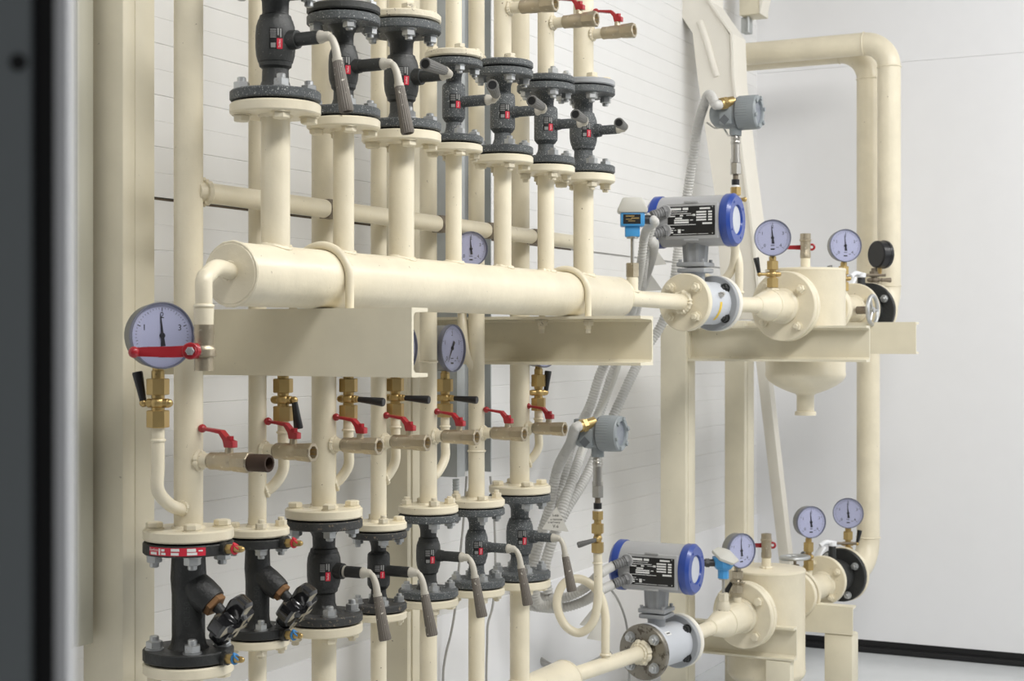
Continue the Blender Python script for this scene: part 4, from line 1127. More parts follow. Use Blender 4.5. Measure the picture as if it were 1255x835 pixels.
def butterfly(f5, d, label, lever_dir, BR=.105):
    T = thing('butterfly_valve', label, 'valve', f5 - V((0, 0, .1)))
    mb = MB(); mb.lathe([(0, 0), (0, .060), (.006, .066), (.118, .066), (.122, .060), (.142, .060), (.146, BR - .003), (.149, BR), (.164, BR), (.167, BR - .003), (.167, 0)], f5 + d * .021, d, 56)
    mb.cyl(f5 + d * .095, f5 + d * .095 + V((0, 0, .128)), .020, .014, 20); mb.build('valve_body', 'iron_black', T)
    for p in face_ring(f5 + d * (.167 - .021 + .0), d, BR * .80, 4, PI / 4 + .25): nut(T, p, -d, .0135, 'zinc', 'flange_nut')
    tp = f5 + d * .095 + V((0, 0, .122)); ld = (V(lever_dir)).normalized()
    s = ld.cross(V((0, 0, 1))).normalized()
    mb = MB(); mb.cyl(tp, tp + V((0, 0, .018)), .017, n=20, ch=.002); mb.tube(crom([tp + V((0, 0, .012)), tp + ld * .03 + V((0, 0, .016)), tp + ld * .055 + V((0, 0, .004))], .006), .009, 12)
    e = tp + ld * .05 + V((0, 0, .006)); d_ = (ld + V((0, 0, -1.5))).normalized(); n_ = s.cross(d_)
    mb.prism([(0, -.019), (0, .019), (.085, .022), (.094, .012), (.094, -.012), (.085, -.022)], e - n_ * .004, d_, s, .010, bev=.003)
    mb.build('lever', 'door_white', T)
    mb = MB(); mb.cyl(tp + V((0, 0, .010)) - ld * .01, tp + V((0, 0, .010)) + ux * .085 + ld * -.01, .0052, n=12); mb.build('spindle', 'brown', T)
    return T
butterfly(lp(F5, AZ), d3, 'black butterfly valve with pale lever at the end of the upper line', -ux * .8 - fw * .5)

def corner_pipe(fl, d, axis_xy, zax, z_top, R, r, label, run_to):
    """flange, elbow, riser, top elbow and run towards the left wall"""
    T = thing('riser_pipe', label, 'pipe', V((axis_xy[0], axis_xy[1], zax - r)), 'tall pipes at the far wall')
    a = V(fl); c = V((axis_xy[0], axis_xy[1], zax)); t = V((axis_xy[0], axis_xy[1], z_top)); e = V((axis_xy[0], run_to, z_top))
    pts = bend(a, c, (c + t) / 2, R, 12)[:-1] + bend((c + t) / 2, t, e, R, 14)
    mb = MB(); mb.tube(pts, r, 40)
    weld(mb, V((t.x, t.y, t.z - R)), (0, 0, 1), r, .0032); weld(mb, t + V((0, R, 0)), (0, 1, 0), r, .0032); weld(mb, c + V((0, 0, R)), (0, 0, 1), r, .0032)
    mb.build('pipe', 'cream', T)
    mb = MB(); vflange(mb, a, d, .1065, .019); mb.build('flange', 'cream', T)
    return T
fB = lp(F5, AZ) + d3 * .190
corner_pipe(fB, d3, PB, AZ, ZC + 1.182, .10, .0455, 'taller cream pipe at right, rising and turning left near the far wall', WY - .004)
F7A = (6.3, 1.5625)

# gauges and cocks of the upper line
def cock_gauge(px, ytop, ybot, foot, ndeg, R, gy, lab_c, lab_g, arm, al, gd, gl, body='brass', nd=-5, case='case', gmat='black'):
    d = dep(foot[0], foot[1]); zt = zpx(ytop, d); zb = zpx(ybot, d)
    cock((foot[0], foot[1], zt), zt - zb, arm, al, gd, lab_c, 'gauge cocks', body, gmat, gl)
    n_ = V((math.cos(math.radians(ndeg)), math.sin(math.radians(ndeg)), 0)); cc = V((foot[0], foot[1], zpx(gy, d))) + n_ * .02475
    gauge(cc, ndeg, R, lab_g, 'pressure gauges', stem=max(.012, cc.z - R * .93 - zt), needle_deg=nd, case_mat=case)
L_ = tuple(-ux); R_x = tuple(ux)
cock_gauge(947, 316, 353, gp, 197, .0605, 292, 'brass gauge cock with raised black handle over the upper reducer', 'dial gauge facing forward above the upper reducer, left of the vessel vent', L_, .044, tuple(-ux * .2 + V((0, 0, 1))), .056)
cock_gauge(1033, 323, 357, g2, 214, .0605, 301.5, 'brass gauge cock with grey handle right of the upper vessel', 'dial gauge right of the upper vessel, beside the two tall pipes', L_, .040, tuple(-ux * .25 + V((0, 0, 1))), .05, gmat='case')
g3 = (F5[0] + d3.x * .25, F5[1] + d3.y * .25)
mb = MB(); g3p = V((g3[0], g3[1], AZ)); 
T = bpy.data.objects.get('riser_pipe.007')
mb.cyl(g3p, g3p + V((0, 0, .085)), .0125, n=18); mb.build('gauge_socket', 'cream', T)
d_ = dep(*g3); cock((g3[0], g3[1], zpx(330, d_)), zpx(330, d_) - (AZ + .083), R_x, .03, tuple(ux), 'brass gauge cock behind the pale butterfly valve lever', 'gauge cocks', 'brown', 'brown', .035)
cc = at_d(1079, 312, d_ - .01); n_ = V((math.cos(math.radians(323)), math.sin(math.radians(323)), 0))
gauge(cc + n_ * .022, 323, .055, 'black dial gauge turned away, above the black butterfly valve', 'pressure gauges', stem=.02, case_mat='black')

# ================================================================== LOWER METERING LINE
B0 = (lx1 - .004, LY); LZ0 = ZC - .985
F3b = (5.115, 1.706)
G1 = on_line(787.5, (4.08, 1.9), F3b); G2 = on_line(831, (4.08, 1.9), F3b)
zb1 = ZC - .977; zb2 = ZC - .966; zb3 = ZC - .951
e1 = (lp(F3b, 0) - lp((4.08, 1.9), 0)).normalized()
T = thing('inlet_pipe', 'cream pipe from the lower header to the lower flow meter at the bottom edge', 'pipe', lp(B0, LZ0 - .1))
a = lp(B0, LZ0); b = lp(G1, zb1)
mb = MB(); mb.tube([a - e1 * .01, a + e1 * .05, b], .0235, 28); weld(mb, b - e1 * .010, e1, .028, .012); weld(mb, b - e1 * .022, e1, .024, .006); mb.build('pipe', 'cream', T)
mb = MB(); vflange(mb, b, e1, RM + .002, .020); mb.build('flange', 'dirty_steel', T)
flange_heads(T, b, e1, .062, .0150, 'zinc', name='flange_nut')
FM2, ports2, hc2 = flow_meter(G1, G2, e1, zb1 + .004, zpx(695, 4.92), 'lower flow meter, grey drum with blue end covers near the bottom edge', 'white')
c0 = lp(G2, zb1 + .004) + e1 * .002
T = thing('reducer_pipe', 'cream pipe widening from the lower flow meter to the lower vessel', 'pipe', lp(G2, zb2 - .09))
mb = MB(); vflange(mb, c0, e1, RM + .001, .020); mb.build('flange', 'cream_light', T)
f3b = lp(F3b, zb3); dd = (f3b - c0).normalized(); Lr = (f3b - c0).length
mb = MB(); mb.lathe([(.01, .0235), (Lr - .215, .0235), (Lr - .212, .0275), (Lr - .205, .0275), (Lr - .19, .033), (Lr - .14, .047), (Lr - .12, .0505), (Lr - .016, .0525), (Lr - .010, .060), (Lr, .060), (Lr, 0)], c0, dd, 40)
weld(mb, c0 + dd * .021, dd, .026, .005); weld(mb, c0 + dd * (Lr - .12), dd, .0505, .0025); mb.build('pipe', 'cream', T)
mb = MB(); vflange(mb, f3b, e1, .1145, .021); mb.build('flange', 'cream', T)
flange_heads(T, f3b, e1, .086, .0150, 'cream', 4, PI / 4 + .1, stud=False)
gq = on_line(904, G2, F3b); tq = on_line(886.5, G2, F3b)
mb = MB(); mb.cyl(lp(gq, zb3), lp(gq, zb3 + .066), .0135, n=20); mb.build('gauge_socket', 'cream', T)
mb = MB(); mb.lathe([(0, .024), (.052, .024), (.066, .019), (.066, 0)], lp(tq, zb3), (0, 0, 1), 24); mb.build('thermowell_socket', 'cream_dirty', T)
VSb = (5.352, 1.693)
VT2, vc2 = vessel(VSb, zb3, 'lower cream cylindrical vessel near the bottom edge')
nozzle(VT2, vc2, e1, f3b + e1 * .0235, .1145)
vent_valve(vc2 + V((0, 0, .170)), 'nickel vent valve with red lever on top of the lower vessel', 0)
F5b = (5.86, 1.632); zb4 = ZC - .928
e2 = (lp(F5b, 0) - lp(VSb, 0)).normalized(); PA = (6.3, 1.5625); e3 = (lp(PA, 0) - lp(F5b, 0)).normalized()
f4b = lp(VSb, zb3 + .004) + e2 * .245
mb = MB(); mb.lathe([(0, 0), (0, .045), (.12, .045), (.12, .084), (.123, .087), (.139, .087), (.142, .084), (.142, 0)], lp(VSb, zb3 + .004) + e2 * .118, e2, 56); mb.build('flange_nozzle', 'cream', VT2)
g5 = on_line(991, (f4b.x, f4b.y), F5b)
spool(f4b + e2 * .015, lp(F5b, zb4), e2, 'cream spool pipe between the lower vessel and the black butterfly valve', g5, zb4, False, .094)
butterfly(lp(F5b, zb4), e3, 'black butterfly valve with pale lever at the end of the lower line', -ux * .9 - fw * .35)
fA = lp(F5b, zb4) + e3 * .190
corner_pipe(fA, e3, PA, zb4, ZC + 1.182, .12, .0465, 'cream pipe at right running from the lower line up beside the taller one', WY - .004)
cock_gauge(904, 697, 727, gq, 239, .0600, 674.5, 'dull gauge cock under the blue sensor on the lower line', 'dial gauge behind the blue temperature sensor, lower line', tuple(-ux * .7 + fw * .6), .022, tuple(-ux * .5 + V((0, 0, -.9))), .05, 'nickel')
cock_gauge(991, 661, 699, g5, 224, .0605, 639.5, 'brass gauge cock between the lower vessel and the black valve', 'dial gauge above the lower vessel spool, left of the last one', tuple(-ux * .4 + fw * .9), .024, tuple(fw), .04)
g6 = (F5b[0] + e3.x * .245, F5b[1] + e3.y * .245)
T = bpy.data.objects.get('riser_pipe.008')
mb = MB(); g6p = V((g6[0], g6[1], zb4)); mb.cyl(g6p, g6p + V((0, 0, .075)), .0125, n=18); mb.build('gauge_socket', 'cream', T)
cock_gauge(1042, 648, 682, g6, 196, .0605, 628.5, 'brass gauge cock with raised black handle beside the lower pipe elbow', 'dial gauge at the elbow of the lower line, nearest the far wall', R_x, .036, tuple(ux * .2 + V((0, 0, 1))), .055)
wheel_valve(V((5.66, g5[1] + .03, zb4 + .050)), e2, (.0, .05, 1), 'small valve with a flat steel handwheel behind the lower vessel', .052)

# ================================================================== BRACKETS AND POSTS OF THE METERING LINES
X3 = 5.112
channel('channel_bracket', 'cream channel bracket across the front of the upper vessel', X3, 1.262, 1.887, ZC - .075, ZC + .045, -1, .048, group='vessel brackets')
column('steel_post', 'cream steel post from floor to the upper vessel bracket, left of the pair', [((5.05, 1.886, 0), (5.075, 1.98, ZC + .05)), ((5.077, 1.885, 0), (5.145, 1.98, ZC + .05))], cat='post')
channel('channel_bracket', 'cream bracket arm farthest right, under the upper spool pipe', 5.61, 1.22, 1.848, ZC - .053, ZC + .062, 1, .05, group='vessel brackets')
column('steel_post', 'cream steel post behind the upper vessel, right of the pair', [((5.57, 1.847, 0), (5.605, 1.925, ZC + .07)), ((5.607, 1.846, 0), (5.685, 1.925, ZC + .07))], cat='post')
channel('channel_bracket', 'cream channel bracket across the front of the lower vessel', 5.206, 1.537, 2.02, ZC - 1.104, ZC - .990, -1, .040, group='vessel brackets')
column('steel_post', 'short cream post under the lower vessel bracket', [((5.165, 1.548, 0), (5.206, 1.637, ZC - 1.106))], cat='post')
channel('channel_bracket', 'cream bracket under the lower spool pipe, right of the lower vessel', 5.60, 1.446, 1.95, ZC - 1.080, ZC - .977, 1, .05, group='vessel brackets')
column('steel_post', 'short cream post at the bottom right under the last bracket', [((5.604, 1.448, 0), (5.69, 1.552, ZC - 1.082))], cat='post')

# leaning frame column with haunch, in the corner by the far wall
XF = 5.80
def q(px, py, x=XF): p = at_x(px, py, x); return (p.y, p.z)
T = thing('frame_column', 'pale leaning building frame column with wide haunch, left of the tall pipes', 'column', (XF, 2.0, ZC - .1))
out = [q(806, -30), q(868, -30), q(867, 0), q(895, 42), q(897, 95), q(908, 192), q(921, 290), q(930, 392), q(886, 392), q(877, 245), q(855, 95), q(850, 40), q(822, 0)]
mb = MB(); mb.prism(out, (XF, 0, 0), (0, 1, 0), (0, 0, 1), .10, bev=.004); mb.build('haunched_web', 'cream_light', T)
# flange plate along the leaning edge
def strip(pts, x0, wid, th):
    mb = MB(); vs = []; n = len(pts)
    for (y, z) in pts:
        vs += [V((x0, y, z)), V((x0 + wid, y, z)), V((x0 + wid, y - th, z)), V((x0, y - th, z))]
    fs = [(0, 1, 2, 3), tuple(4 * (n - 1) + k for k in (3, 2, 1, 0))]
    for i in range(n - 1):
        for k in range(4): fs.append((4 * i + k, 4 * i + (k + 1) % 4, 4 * i + 4 + (k + 1) % 4, 4 * i + 4 + k))
    return mb.add(vs, fs)
strip([q(868, -30), q(868, 2), q(896, 42), q(898, 95), q(909, 192), q(922, 290), q(932, 392)], XF - .012, .16, .010).build('inner_flange', 'cream_light', T)
rb = MB(); rb.tube(crom([at_x(858, 26, XF + .004), at_x(866, 50, XF + .002), at_x(873, 75, XF + .002), at_x(879, 94, XF + .005)], .01), .014, 12, radii=None); rb.build('stiffener_rib', 'cream_light', T)
b0_ = at_x(929, 385, 5.95); b1_ = at_x(963, 680, 6.12)
mb = MB(); dd = (b1_ - b0_).normalized(); mb.prism([(-.018, -.02), (.018, -.02), (.018, .02), (-.018, .02)], b0_ - dd * .15, (0, 1, 0), (1, 0, 0), .001) if False else None
mb = MB(); L__ = (b0_ - dd * .12).z / -dd.z + .005
s1 = V((0, 1, 0)); s1 = (s1 - dd * s1.dot(dd)).normalized(); s2 = dd.cross(s1)
mb.prism([(-.022, -.03), (.022, -.03), (.022, .03), (-.022, .03)], b0_ - dd * .12, s1, s2, L__ if s1.cross(s2).dot(dd) > 0 else -L__, bev=.003)
tag(mb.build('brace_bar', 'cream_light', None, b1_), 'thin pale leaning brace running down behind the upper vessel drain', 'brace')
# beam stub and fixing at the top
T = thing('beam_stub', 'cream beam end at the top edge right of the frame column', 'beam', at_x(920, 0, 6.3))
a = at_x(906, 19, 6.3); b = at_x(931, 19, 6.3)
mb = MB(); mb.box2((6.3, a.y, a.z), (6.42, b.y, a.z + .4), .003); mb.build('beam_web', 'cream_steel', T)
a2 = at_x(931, 16, 6.3); b2 = at_x(944, -40, 6.3)
mb = MB(); mb.prism([(b.y, a.z), (b.y - .002, a.z), (b2.y, b2.z), (b.y, b2.z)], (6.296, 0, 0), (0, 1, 0), (0, 0, 1), .1); mb.build('beam_gusset', 'cream_light', T)
a3 = at_x(908, 40, 6.34); b3 = at_x(917, 21, 6.34); mb = MB(); mb.box2((6.34, a3.y, a3.z), (6.40, b3.y, b3.z), .002)
a3 = at_x(917, 40, 6.34); b3 = at_x(919, 20, 6.34); mb.cyl(at_x(917, 40, 6.33), at_x(917, 20, 6.33), .006, n=10); mb.build('clip', 'galv', T)

# ================================================================== TRANSMITTERS WITH SYPHON LOOPS
def loop_pipe(top, base_pt, label, pxs, d0, k=1.0):
    T = thing('syphon_pipe', label, 'pipe', base_pt)
    P = [at_d(px, py, d0 + dz) for px, py, dz in pxs]
    P = [V(top)] + P + [V(base_pt)]
    mb = MB(); mb.tube(crom(P, .008), .0132, 18); mb.torus(V(top) - V((0, 0, .03)), (0, 0, 1), .0132, .003, 20, 8); weld(mb, V(base_pt) + V((0, 0, .02)), (0, 0, 1), .0145, .004)
    mb.build('loop_tube', 'cream', T)
s0 = on_line(742, (4.08, 1.9), F3b); ds = dep(*s0)
tb = at_d(732.5, 678, ds - .03)
cockp = tb
loop_pipe(tb, lp(s0, LZ0 + .015), 'cream pigtail pipe looping below the lower transmitter', [(733, 705, -.03), (732.5, 738, -.025), (726, 764, -.02), (710, 776, -.01), (692, 766, 0), (682.5, 741, .01), (689, 718, .02), (705, 709.5, .025), (722, 715, .025), (736, 731, .02), (742, 756, .01), (742, 780, 0)], ds)
ck = tb + V((0, 0, 0)); 
cock(tb + V((0, 0, .098)), .098, (-ux * .1 - fw).normalized(), .028, tuple(-ux * .93 - fw * .2 + V((0, 0, -.25))), 'brass cock with grey rubber handle under the lower transmitter', 'gauge cocks', 'brass', 'grip_dark', .062, k=.95)
TR2, gp2, gd2 = transmitter(tb + V((0, 0, .074)), 'grey pressure transmitter over the lower flow meter, cap facing right', None, False)
rp = on_line(905, F2, F3); du = dep(*rp)
tu = V((rp[0], rp[1], 0)); tu = at_d(901.5, 245, du - .03)
loop_pipe(tu, lp(rp, AZ + .018), 'cream pigtail pipe behind the upper converter drum', [(901.5, 262, -.02), (901, 305, -.0), (897, 330, .02), (884, 344, .03), (866, 340, .04), (858, 318, .05), (866, 296, .05), (882, 287, .04), (896, 295, .03), (905, 318, .01), (906, 342, 0)], du)
TR1, gp1, gd1 = transmitter(tu - V((0, 0, .012)), 'grey pressure transmitter high above the upper flow meter, cap facing right', None)

# ================================================================== TEMPERATURE SENSORS
T = thing('temperature_sensor', 'blue temperature sensor with pale cap on the header end', 'sensor', tw + V((0, 0, .066)))
b = tw + V((0, 0, .066)); up = V((0, 0, 1)); ds_ = dep(b.x, b.y)
mb = MB(); mb.hexa(b, b + up * .040, .0195, ch=.06); mb.build('union_nut', 'nickel', T)
zt = zpx(291, ds_); mb = MB(); mb.cyl(b + up * .03, V((b.x, b.y, zt + .01)), .0052, n=14); mb.cyl(V((b.x, b.y, zt - .004)), V((b.x, b.y, zt + .004)), .0165, n=20); mb.build('stem', 'steel', T)
Rz = Matrix.Rotation(math.radians(205 - 180) , 3, 'Z')
hcz = V((b.x, b.y, 0))
mb = MB(); z1 = zpx(277, ds_); z2 = zpx(261.5, ds_)
mb.box(V((b.x, b.y, (zt + z1) / 2 + .004)), (.034, .042, z1 - zt + .006), .003, Rz); mb.box(V((b.x, b.y, (z1 + z2) / 2)), (.056, .068, z2 - z1 + .004), .004, Rz); mb.build('sensor_head', 'blue_light', T)
fdir = -(Rz @ V((1, 0, 0))); sd_ = Rz @ V((0, 1, 0))
mb = MB(); o_ = V((b.x, b.y, (z1 + z2) / 2)) + fdir * .0292
mb.add([o_ + sd_ * .027 + up * .013, o_ - sd_ * .022 + up * .013, o_ - sd_ * .022 - up * .014, o_ + sd_ * .027 - up * .014], [(0, 1, 2, 3)]); lb = mb.build('label', 'black_label', T)
mb = MB()
for (u0, u1, w0, w1) in ((-.9, .2, .5, .8), (-.2, .8, .0, .3), (-.9, -.1, -.2, .0), (-.6, .3, -.6, -.4)):
    mb.add([o_ + fdir * .0004 - sd_ * (.022 * u0) + up * (.012 * w0), o_ + fdir * .0004 - sd_ * (.022 * u1) + up * (.012 * w0), o_ + fdir * .0004 - sd_ * (.022 * u1) + up * (.012 * w1), o_ + fdir * .0004 - sd_ * (.022 * u0) + up * (.012 * w1)], [(0, 1, 2, 3)])
mb.build('label_print', 'brass', lb)
mb = MB(); z3 = zpx(243, ds_); hgt = z3 - z2
mb.prism([(-.041, 0), (.041, 0), (.043, .010), (.028, hgt), (-.026, hgt), (-.043, .010)], V((b.x, b.y, z2)) - fdir * -.034, sd_, up, .068 if sd_.cross(up).dot(-fdir) > 0 else -.068, bev=.004)
mb.build('sensor_cap', 'sensor_cap', T)
gl1 = V((b.x, b.y, (z1 + z2) / 2)) - sd_ * .036
mb = MB(); mb.cyl(gl1 + sd_ * .004, gl1 - sd_ * .022, .013, n=18, ch=.001); mb.build('cable_gland', 'cable_dark', T)

T = thing('temperature_sensor', 'blue temperature sensor with tilted pale cap right of the lower flow meter', 'sensor', lp(tq, zb3 + .066))
b = lp(tq, zb3 + .066); dq_ = dep(*tq)
mb = MB(); mb.hexa(b, b + up * .028, .0190, ch=.06); mb.build('union_nut', 'cream_dirty', T)
zt = zpx(709, dq_); z1 = zpx(699, dq_); z2 = zpx(684, dq_)
mb = MB(); mb.cyl(b + up * .02, V((b.x, b.y, zt + .01)), .0052, n=14); mb.cyl(V((b.x, b.y, zt - .004)), V((b.x, b.y, zt + .004)), .0165, n=20); mb.build('stem', 'steel', T)
mb = MB(); mb.lathe([(0, 0), (0, .0185), (z1 - zt, .0185), (z1 - zt + .004, .026), (z1 - zt + .016, .034), (z2 - zt, .037), (z2 - zt + .004, .037), (z2 - zt + .004, 0)], (b.x, b.y, zt), (0, 0, 1), 8, ph=.3); mb.build('sensor_head', 'blue_light', T)
mb = MB(); cap_n = (V((0, 0, 1)) + ux * .42 - fw * .35).normalized(); co_ = V((b.x, b.y, z2 + .004)) + ux * .006
mb.lathe([(0, 0), (0, .046), (.004, .049), (.010, .049), (.026, .018), (.028, 0)], co_ - cap_n * .004, cap_n, 6, ph=.2); mb.build('sensor_cap', 'sensor_cap', T)
gl2 = V((b.x, b.y, (z1 + z2) / 2 + .004)) - ux * .034
mb = MB(); mb.cyl(gl2 + ux * .01, gl2 - ux * .036, .0125, n=18, ch=.001); mb.cyl(gl2 - ux * .014, gl2 - ux * .026, .016, n=6); mb.build('cable_gland', 'cable_dark', T)

# ================================================================== CONDUITS, CABLES, TAGS
def D(px, py, d): return at_d(px, py, d)
CR_ = .0165
def gland_bend(parent, p, d, n=4):
    mb = MB(); P = [p - d * .004, p + d * .046]; P = [P[0] + (P[1] - P[0]) * (k / 20) for k in range(21)]
    P = resample(P, .0022); mb.tube(P, .0150, 16, radii=[.0158 * (1.0 if (i // 2) % 2 else .86) for i in range(len(P))]); mb.cyl(p - d * .002, p + d * .006, .0185, n=6); mb.build('conduit_gland', 'gland', parent); return P[-1]
cg = 'corrugated conduits'
pA = gp1 + gd1 * .001
conduit([pA, pA + gd1 * .014, D(869, 116, 4.89), D(861, 134, 4.93), D(855, 156, 4.98), D(850, 190, 5.02), D(842, 240, 5.06), D(832, 300, 5.10), D(826, 345, 5.10), D(812, 395, 5.12), D(790, 430, 5.1), D(770, 470, 5.05), D(745, 525, 5.0), D(718, 585, 4.92), D(694, 625, 4.85), D(676, 665, 4.82), D(668, 700, 4.82), D(672, 728, 4.82)],
        CR_, 'grey corrugated conduit running from the high transmitter down behind the upper flow meter', cg)
ends1 = [gland_bend(FM1, p, V((-.62, .60, -.28)).normalized()) for p in ports1]
conduit([ends1[0], ends1[0] + V((-.006, .010, -.012)), D(798, 276, 4.64), D(794, 290, 4.66), D(788, 325, 4.72), D(784, 360, 4.80), D(772, 405, 4.9), D(752, 455, 4.95), D(737, 500, 4.95), D(715, 550, 4.85), D(698, 598, 4.75), D(684, 640, 4.7), D(668, 690, 4.7), D(656, 722, 4.72), D(662, 742, 4.74), D(690, 740, 4.74)],
        CR_, 'grey corrugated conduit from the top entry of the upper converter', cg)
conduit([ends1[1], ends1[1] + V((-.006, .010, -.012)), D(801, 297, 4.66), D(799, 312, 4.72), D(789, 345, 4.84), D(776, 380, 4.9), D(757, 415, 4.95), D(737, 455, 5.0), D(722, 500, 5.0), D(700, 545, 4.9), D(690, 590, 4.85), D(668, 640, 4.8), D(648, 700, 4.8), D(634, 745, 4.82), D(620, 775, 4.85), D(612, 740, 4.95)],
        CR_, 'grey corrugated conduit from the bottom entry of the upper converter', cg)
pB = gp2 + gd2 * .001
conduit([pB, pB + gd2 * .014, D(699, 544, 4.66), D(690, 560, 4.70), D(683, 576, 4.74), D(678, 598, 4.76), D(672, 628, 4.78), D(660, 668, 4.8), D(650, 705, 4.8), D(642, 735, 4.8)],
        CR_, 'grey corrugated conduit bending down from the lower transmitter', cg)
ends2 = [gland_bend(FM2, p, V((-.66, .66, -.30)).normalized()) for p in ports2]
conduit([ends2[0], ends2[0] + V((-.008, .010, -.006)), D(736, 703, 4.74), D(715, 722, 4.78), D(690, 733, 4.8), D(664, 732, 4.84), D(640, 728, 4.9), D(628, 716, 4.98)],
        CR_ * .95, 'grey corrugated conduit entering the top entry of the lower converter', cg)
conduit([ends2[1], ends2[1] + V((-.008, .010, -.006)), D(736, 724, 4.76), D(716, 737, 4.80), D(690, 745, 4.82), D(664, 745, 4.86), D(636, 740, 4.9), D(622, 735, 4.96)],
        CR_ * .95, 'grey corrugated conduit entering the bottom entry of the lower converter', cg)
conduit([D(800, 290, 4.72), D(790, 340, 4.80), D(778, 385, 4.86), D(766, 425, 4.9), D(748, 478, 4.92), D(722, 532, 4.86), D(706, 575, 4.8), D(690, 606, 4.8), D(672, 650, 4.8)], .0075, 'thin beige cable hanging along the conduits beside the lower transmitter', 'thin cables', False, 'sensor_cap', 'cable', cat='cable')
conduit([gl1 - sd_ * .020, gl1 - sd_ * .028 + V((0, 0, -.008)), D(791, 285, 4.56), D(786, 320, 4.62), D(781, 350, 4.70), D(774, 385, 4.8), D(757, 430, 4.92)], .0135, 'grey corrugated conduit hanging from the upper blue temperature sensor', cg)
conduit([D(745, 718, 4.85), D(757, 735, 4.9), D(766, 758, 4.95), D(770, 785, 5.0), D(771, 820, 5.05), D(773, 934, 5.05)], .0035, 'thin grey wire hanging behind the lower flow meter foot', 'thin cables', False, 'cable', 'cable', cat='cable')
conduit([D(572, 584, 4.44), D(568, 640, 4.44), D(562, 700, 4.42), D(558, 745, 4.4), D(553, 775, 4.4), D(545, 810, 4.4), D(543, 850, 4.4), D(545, 1009, 4.4)], .0035, 'thin grey wire hanging behind the fifth lower valve', 'thin cables', False, 'cable', 'cable', cat='cable')
conduit([D(601, 584, 4.54), D(606, 640, 4.54), D(607, 700, 4.52), D(604, 742, 4.5), D(598, 765, 4.5), D(597, 790, 4.5), D(596, 850, 4.5), D(598, 996, 4.5)], .0035, 'thin grey wire hanging behind the sixth lower valve', 'thin cables', False, 'cable', 'cable', cat='cable')
conduit([D(640, 770, 5.0), D(652, 798, 5.0), D(670, 815, 5.0), D(700, 823, 5.0), D(730, 812, 5.0), D(748, 800, 5.02)], .0115, 'thick grey cable sagging behind the lower header end', 'thin cables', False, 'cable', 'cable', cat='cable')
# yellow-green earth wire
nk = tu + V((0, 0, .21))
conduit([nk - ux * .012, nk - ux * .022 + V((0, 0, -.008)), D(886, 157, 4.95), D(876, 157, 4.97), D(866, 150, 4.98)], .003, 'thin grey earth wire under the high transmitter', 'thin cables', False, 'tag', 'cable', cat='cable')

def tri_tag(pts, d, label, lines):
    P = [at_d(px, py, d) for px, py in pts]; n = (P[1] - P[0]).cross(P[2] - P[0]).normalized()
    if n.dot(-fw) < 0: n = -n
    T = thing('cable_tag', label, 'tag', (P[0] + P[1] + P[2]) / 3, 'triangular cable tags')
    mb = MB(); c = (P[0] + P[1] + P[2]) / 3
    poly = []
    for i in range(3):
        a, b, e = P[i - 1], P[i], P[(i + 1) % 3]
        for t in (.06, .02): poly.append(b + (a - b) * t)
        for t in (.02, .06): poly.append(b + (e - b) * t)
    k = len(poly)
    mb.add([p for p in poly] + [p - n * .0016 for p in poly], [tuple(range(k)), tuple(range(2 * k - 1, k - 1, -1))] + [(i, (i + 1) % k, k + (i + 1) % k, k + i) for i in range(k)])
    mb.build('tag_plate', 'tag', T, smooth=False)
    if lines:
        mb = MB()
        for s, size, (px, py) in lines:
            o = at_d(px, py, d); o = o + n * (.0008 + (P[0] - o).dot(n))
            x = V((0, 0, 1)).cross(n).normalized(); y = n.cross(x); x = (x * .985 + y * .0).normalized()
            vs, fs = text_shape(s, size); mb.add([o + x * u + y * w for u, w in vs], fs)
        mb.build('tag_writing', 'ink', T, smooth=False)
tri_tag([(682, 621), (664, 649), (697, 652)], 4.66, 'white triangular tag with handwriting beside the rightmost lower valve', [('I-ка', .011, (681, 632)), ('к теплов.', .0085, (682, 637)), ('счетчику', .0085, (679, 640.5)), ('У-6', .0125, (681, 645.5))])
tri_tag([(798, 296), (788, 327), (817, 324)], 5.0, 'blank pale triangular tag below the upper converter', None)
tri_tag([(727, 745), (710, 766), (734, 772)], 4.86, 'blank pale triangular tag behind the pigtail loop, left of the pair', None)
tri_tag([(737, 752), (719, 783), (742, 787)], 4.9, 'blank pale triangular tag behind the pigtail loop, right of the pair', None)
tri_tag([(797, 335), (790, 357), (812, 356)], 4.95, 'pale triangular tag hanging between the header end and the flow meter flange', None)
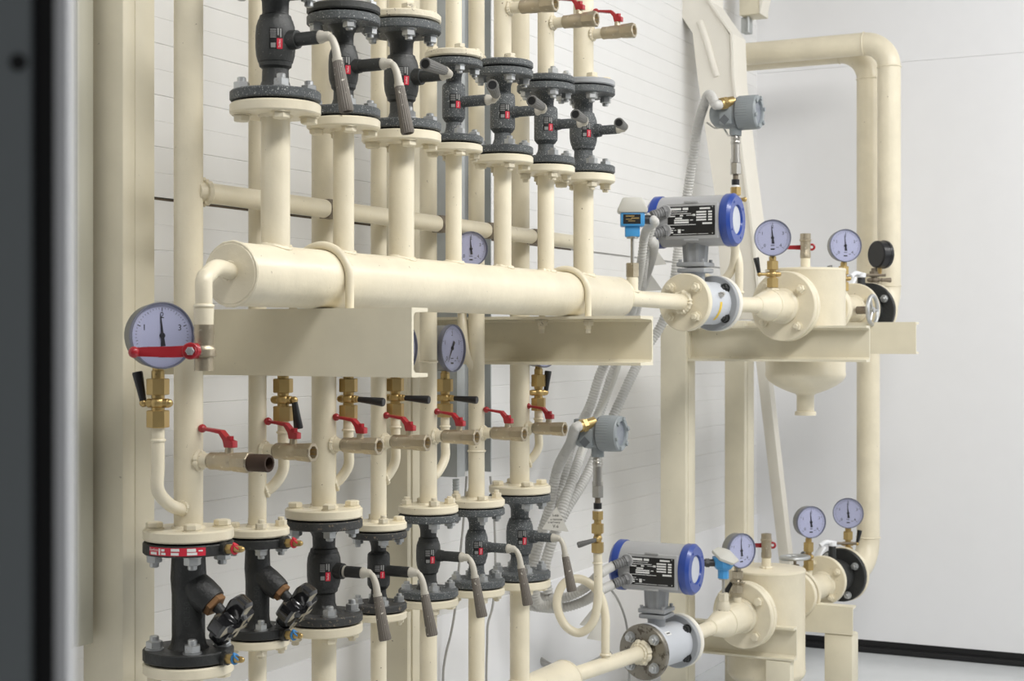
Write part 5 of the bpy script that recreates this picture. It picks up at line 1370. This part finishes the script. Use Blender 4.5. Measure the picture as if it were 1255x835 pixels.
# ================================================================== LIGHT AND CAMERA
w = bpy.data.worlds.new('World'); SC.world = w; w.use_nodes = True
bg = w.node_tree.nodes['Background']; bg.inputs[0].default_value = (0.97, 0.98, 1.0, 1); bg.inputs[1].default_value = 0.33
_tc = w.node_tree.nodes.new('ShaderNodeTexCoord'); _sp = w.node_tree.nodes.new('ShaderNodeSeparateXYZ'); _rp = w.node_tree.nodes.new('ShaderNodeValToRGB')
w.node_tree.links.new(_tc.outputs['Generated'], _sp.inputs[0]); w.node_tree.links.new(_sp.outputs['Z'], _rp.inputs['Fac']); w.node_tree.links.new(_rp.outputs['Color'], bg.inputs[0])
_rp.color_ramp.elements[0].position = 0.0; _rp.color_ramp.elements[0].color = (.40, .40, .39, 1); _rp.color_ramp.elements[1].position = .25; _rp.color_ramp.elements[1].color = (.97, .98, 1.0, 1)
def area(name, loc, tgt, sx, sy, power, col=(1, 1, 1)):
    l = bpy.data.lights.new(name, 'AREA'); l.shape = 'RECTANGLE'; l.size = sx; l.size_y = sy; l.energy = power; l.color = col
    o = bpy.data.objects.new(name, l); COL.objects.link(o); o.location = loc
    o.rotation_euler = (V(tgt) - V(loc)).to_track_quat('-Z', 'Y').to_euler()
    return o
area('ceiling_lamp', (2.2, -.3, 3.6), (2.9, 1.4, .8), 3.0, .5, 108, (1, .985, .96))
area('ceiling_lamp', (5.0, -1.0, 3.6), (5.5, .6, .8), 3.0, .5, 92, (1, .99, .97))
area('window_light', (4.6, -4.4, 2.4), (6.7, .2, 1.2), 3.0, 2.2, 60, (.95, .98, 1))
cam = bpy.data.cameras.new('camera'); co = bpy.data.objects.new('camera', cam); COL.objects.link(co); SC.camera = co
co.location = (0, 0, ZC); co.rotation_euler = (PI / 2, 0, HEAD - PI / 2)
cam.sensor_width = 36; cam.sensor_fit = 'HORIZONTAL'; cam.lens = F / 1255 * 36
cam.shift_y = (Y0 - 417.5) / 1255
cam.clip_start = .05; cam.clip_end = 60
cam.dof.use_dof = True; cam.dof.focus_distance = 3.5; cam.dof.aperture_fstop = 9.0
vs_ = SC.view_settings
SC.display_settings.display_device = 'sRGB'
vs_.view_transform = 'Standard'; vs_.look = 'None'; vs_.exposure = -0.33; vs_.gamma = 1.0; vs_.use_curve_mapping = False
for o in bpy.data.objects:
    if '_o' in o: del o['_o']
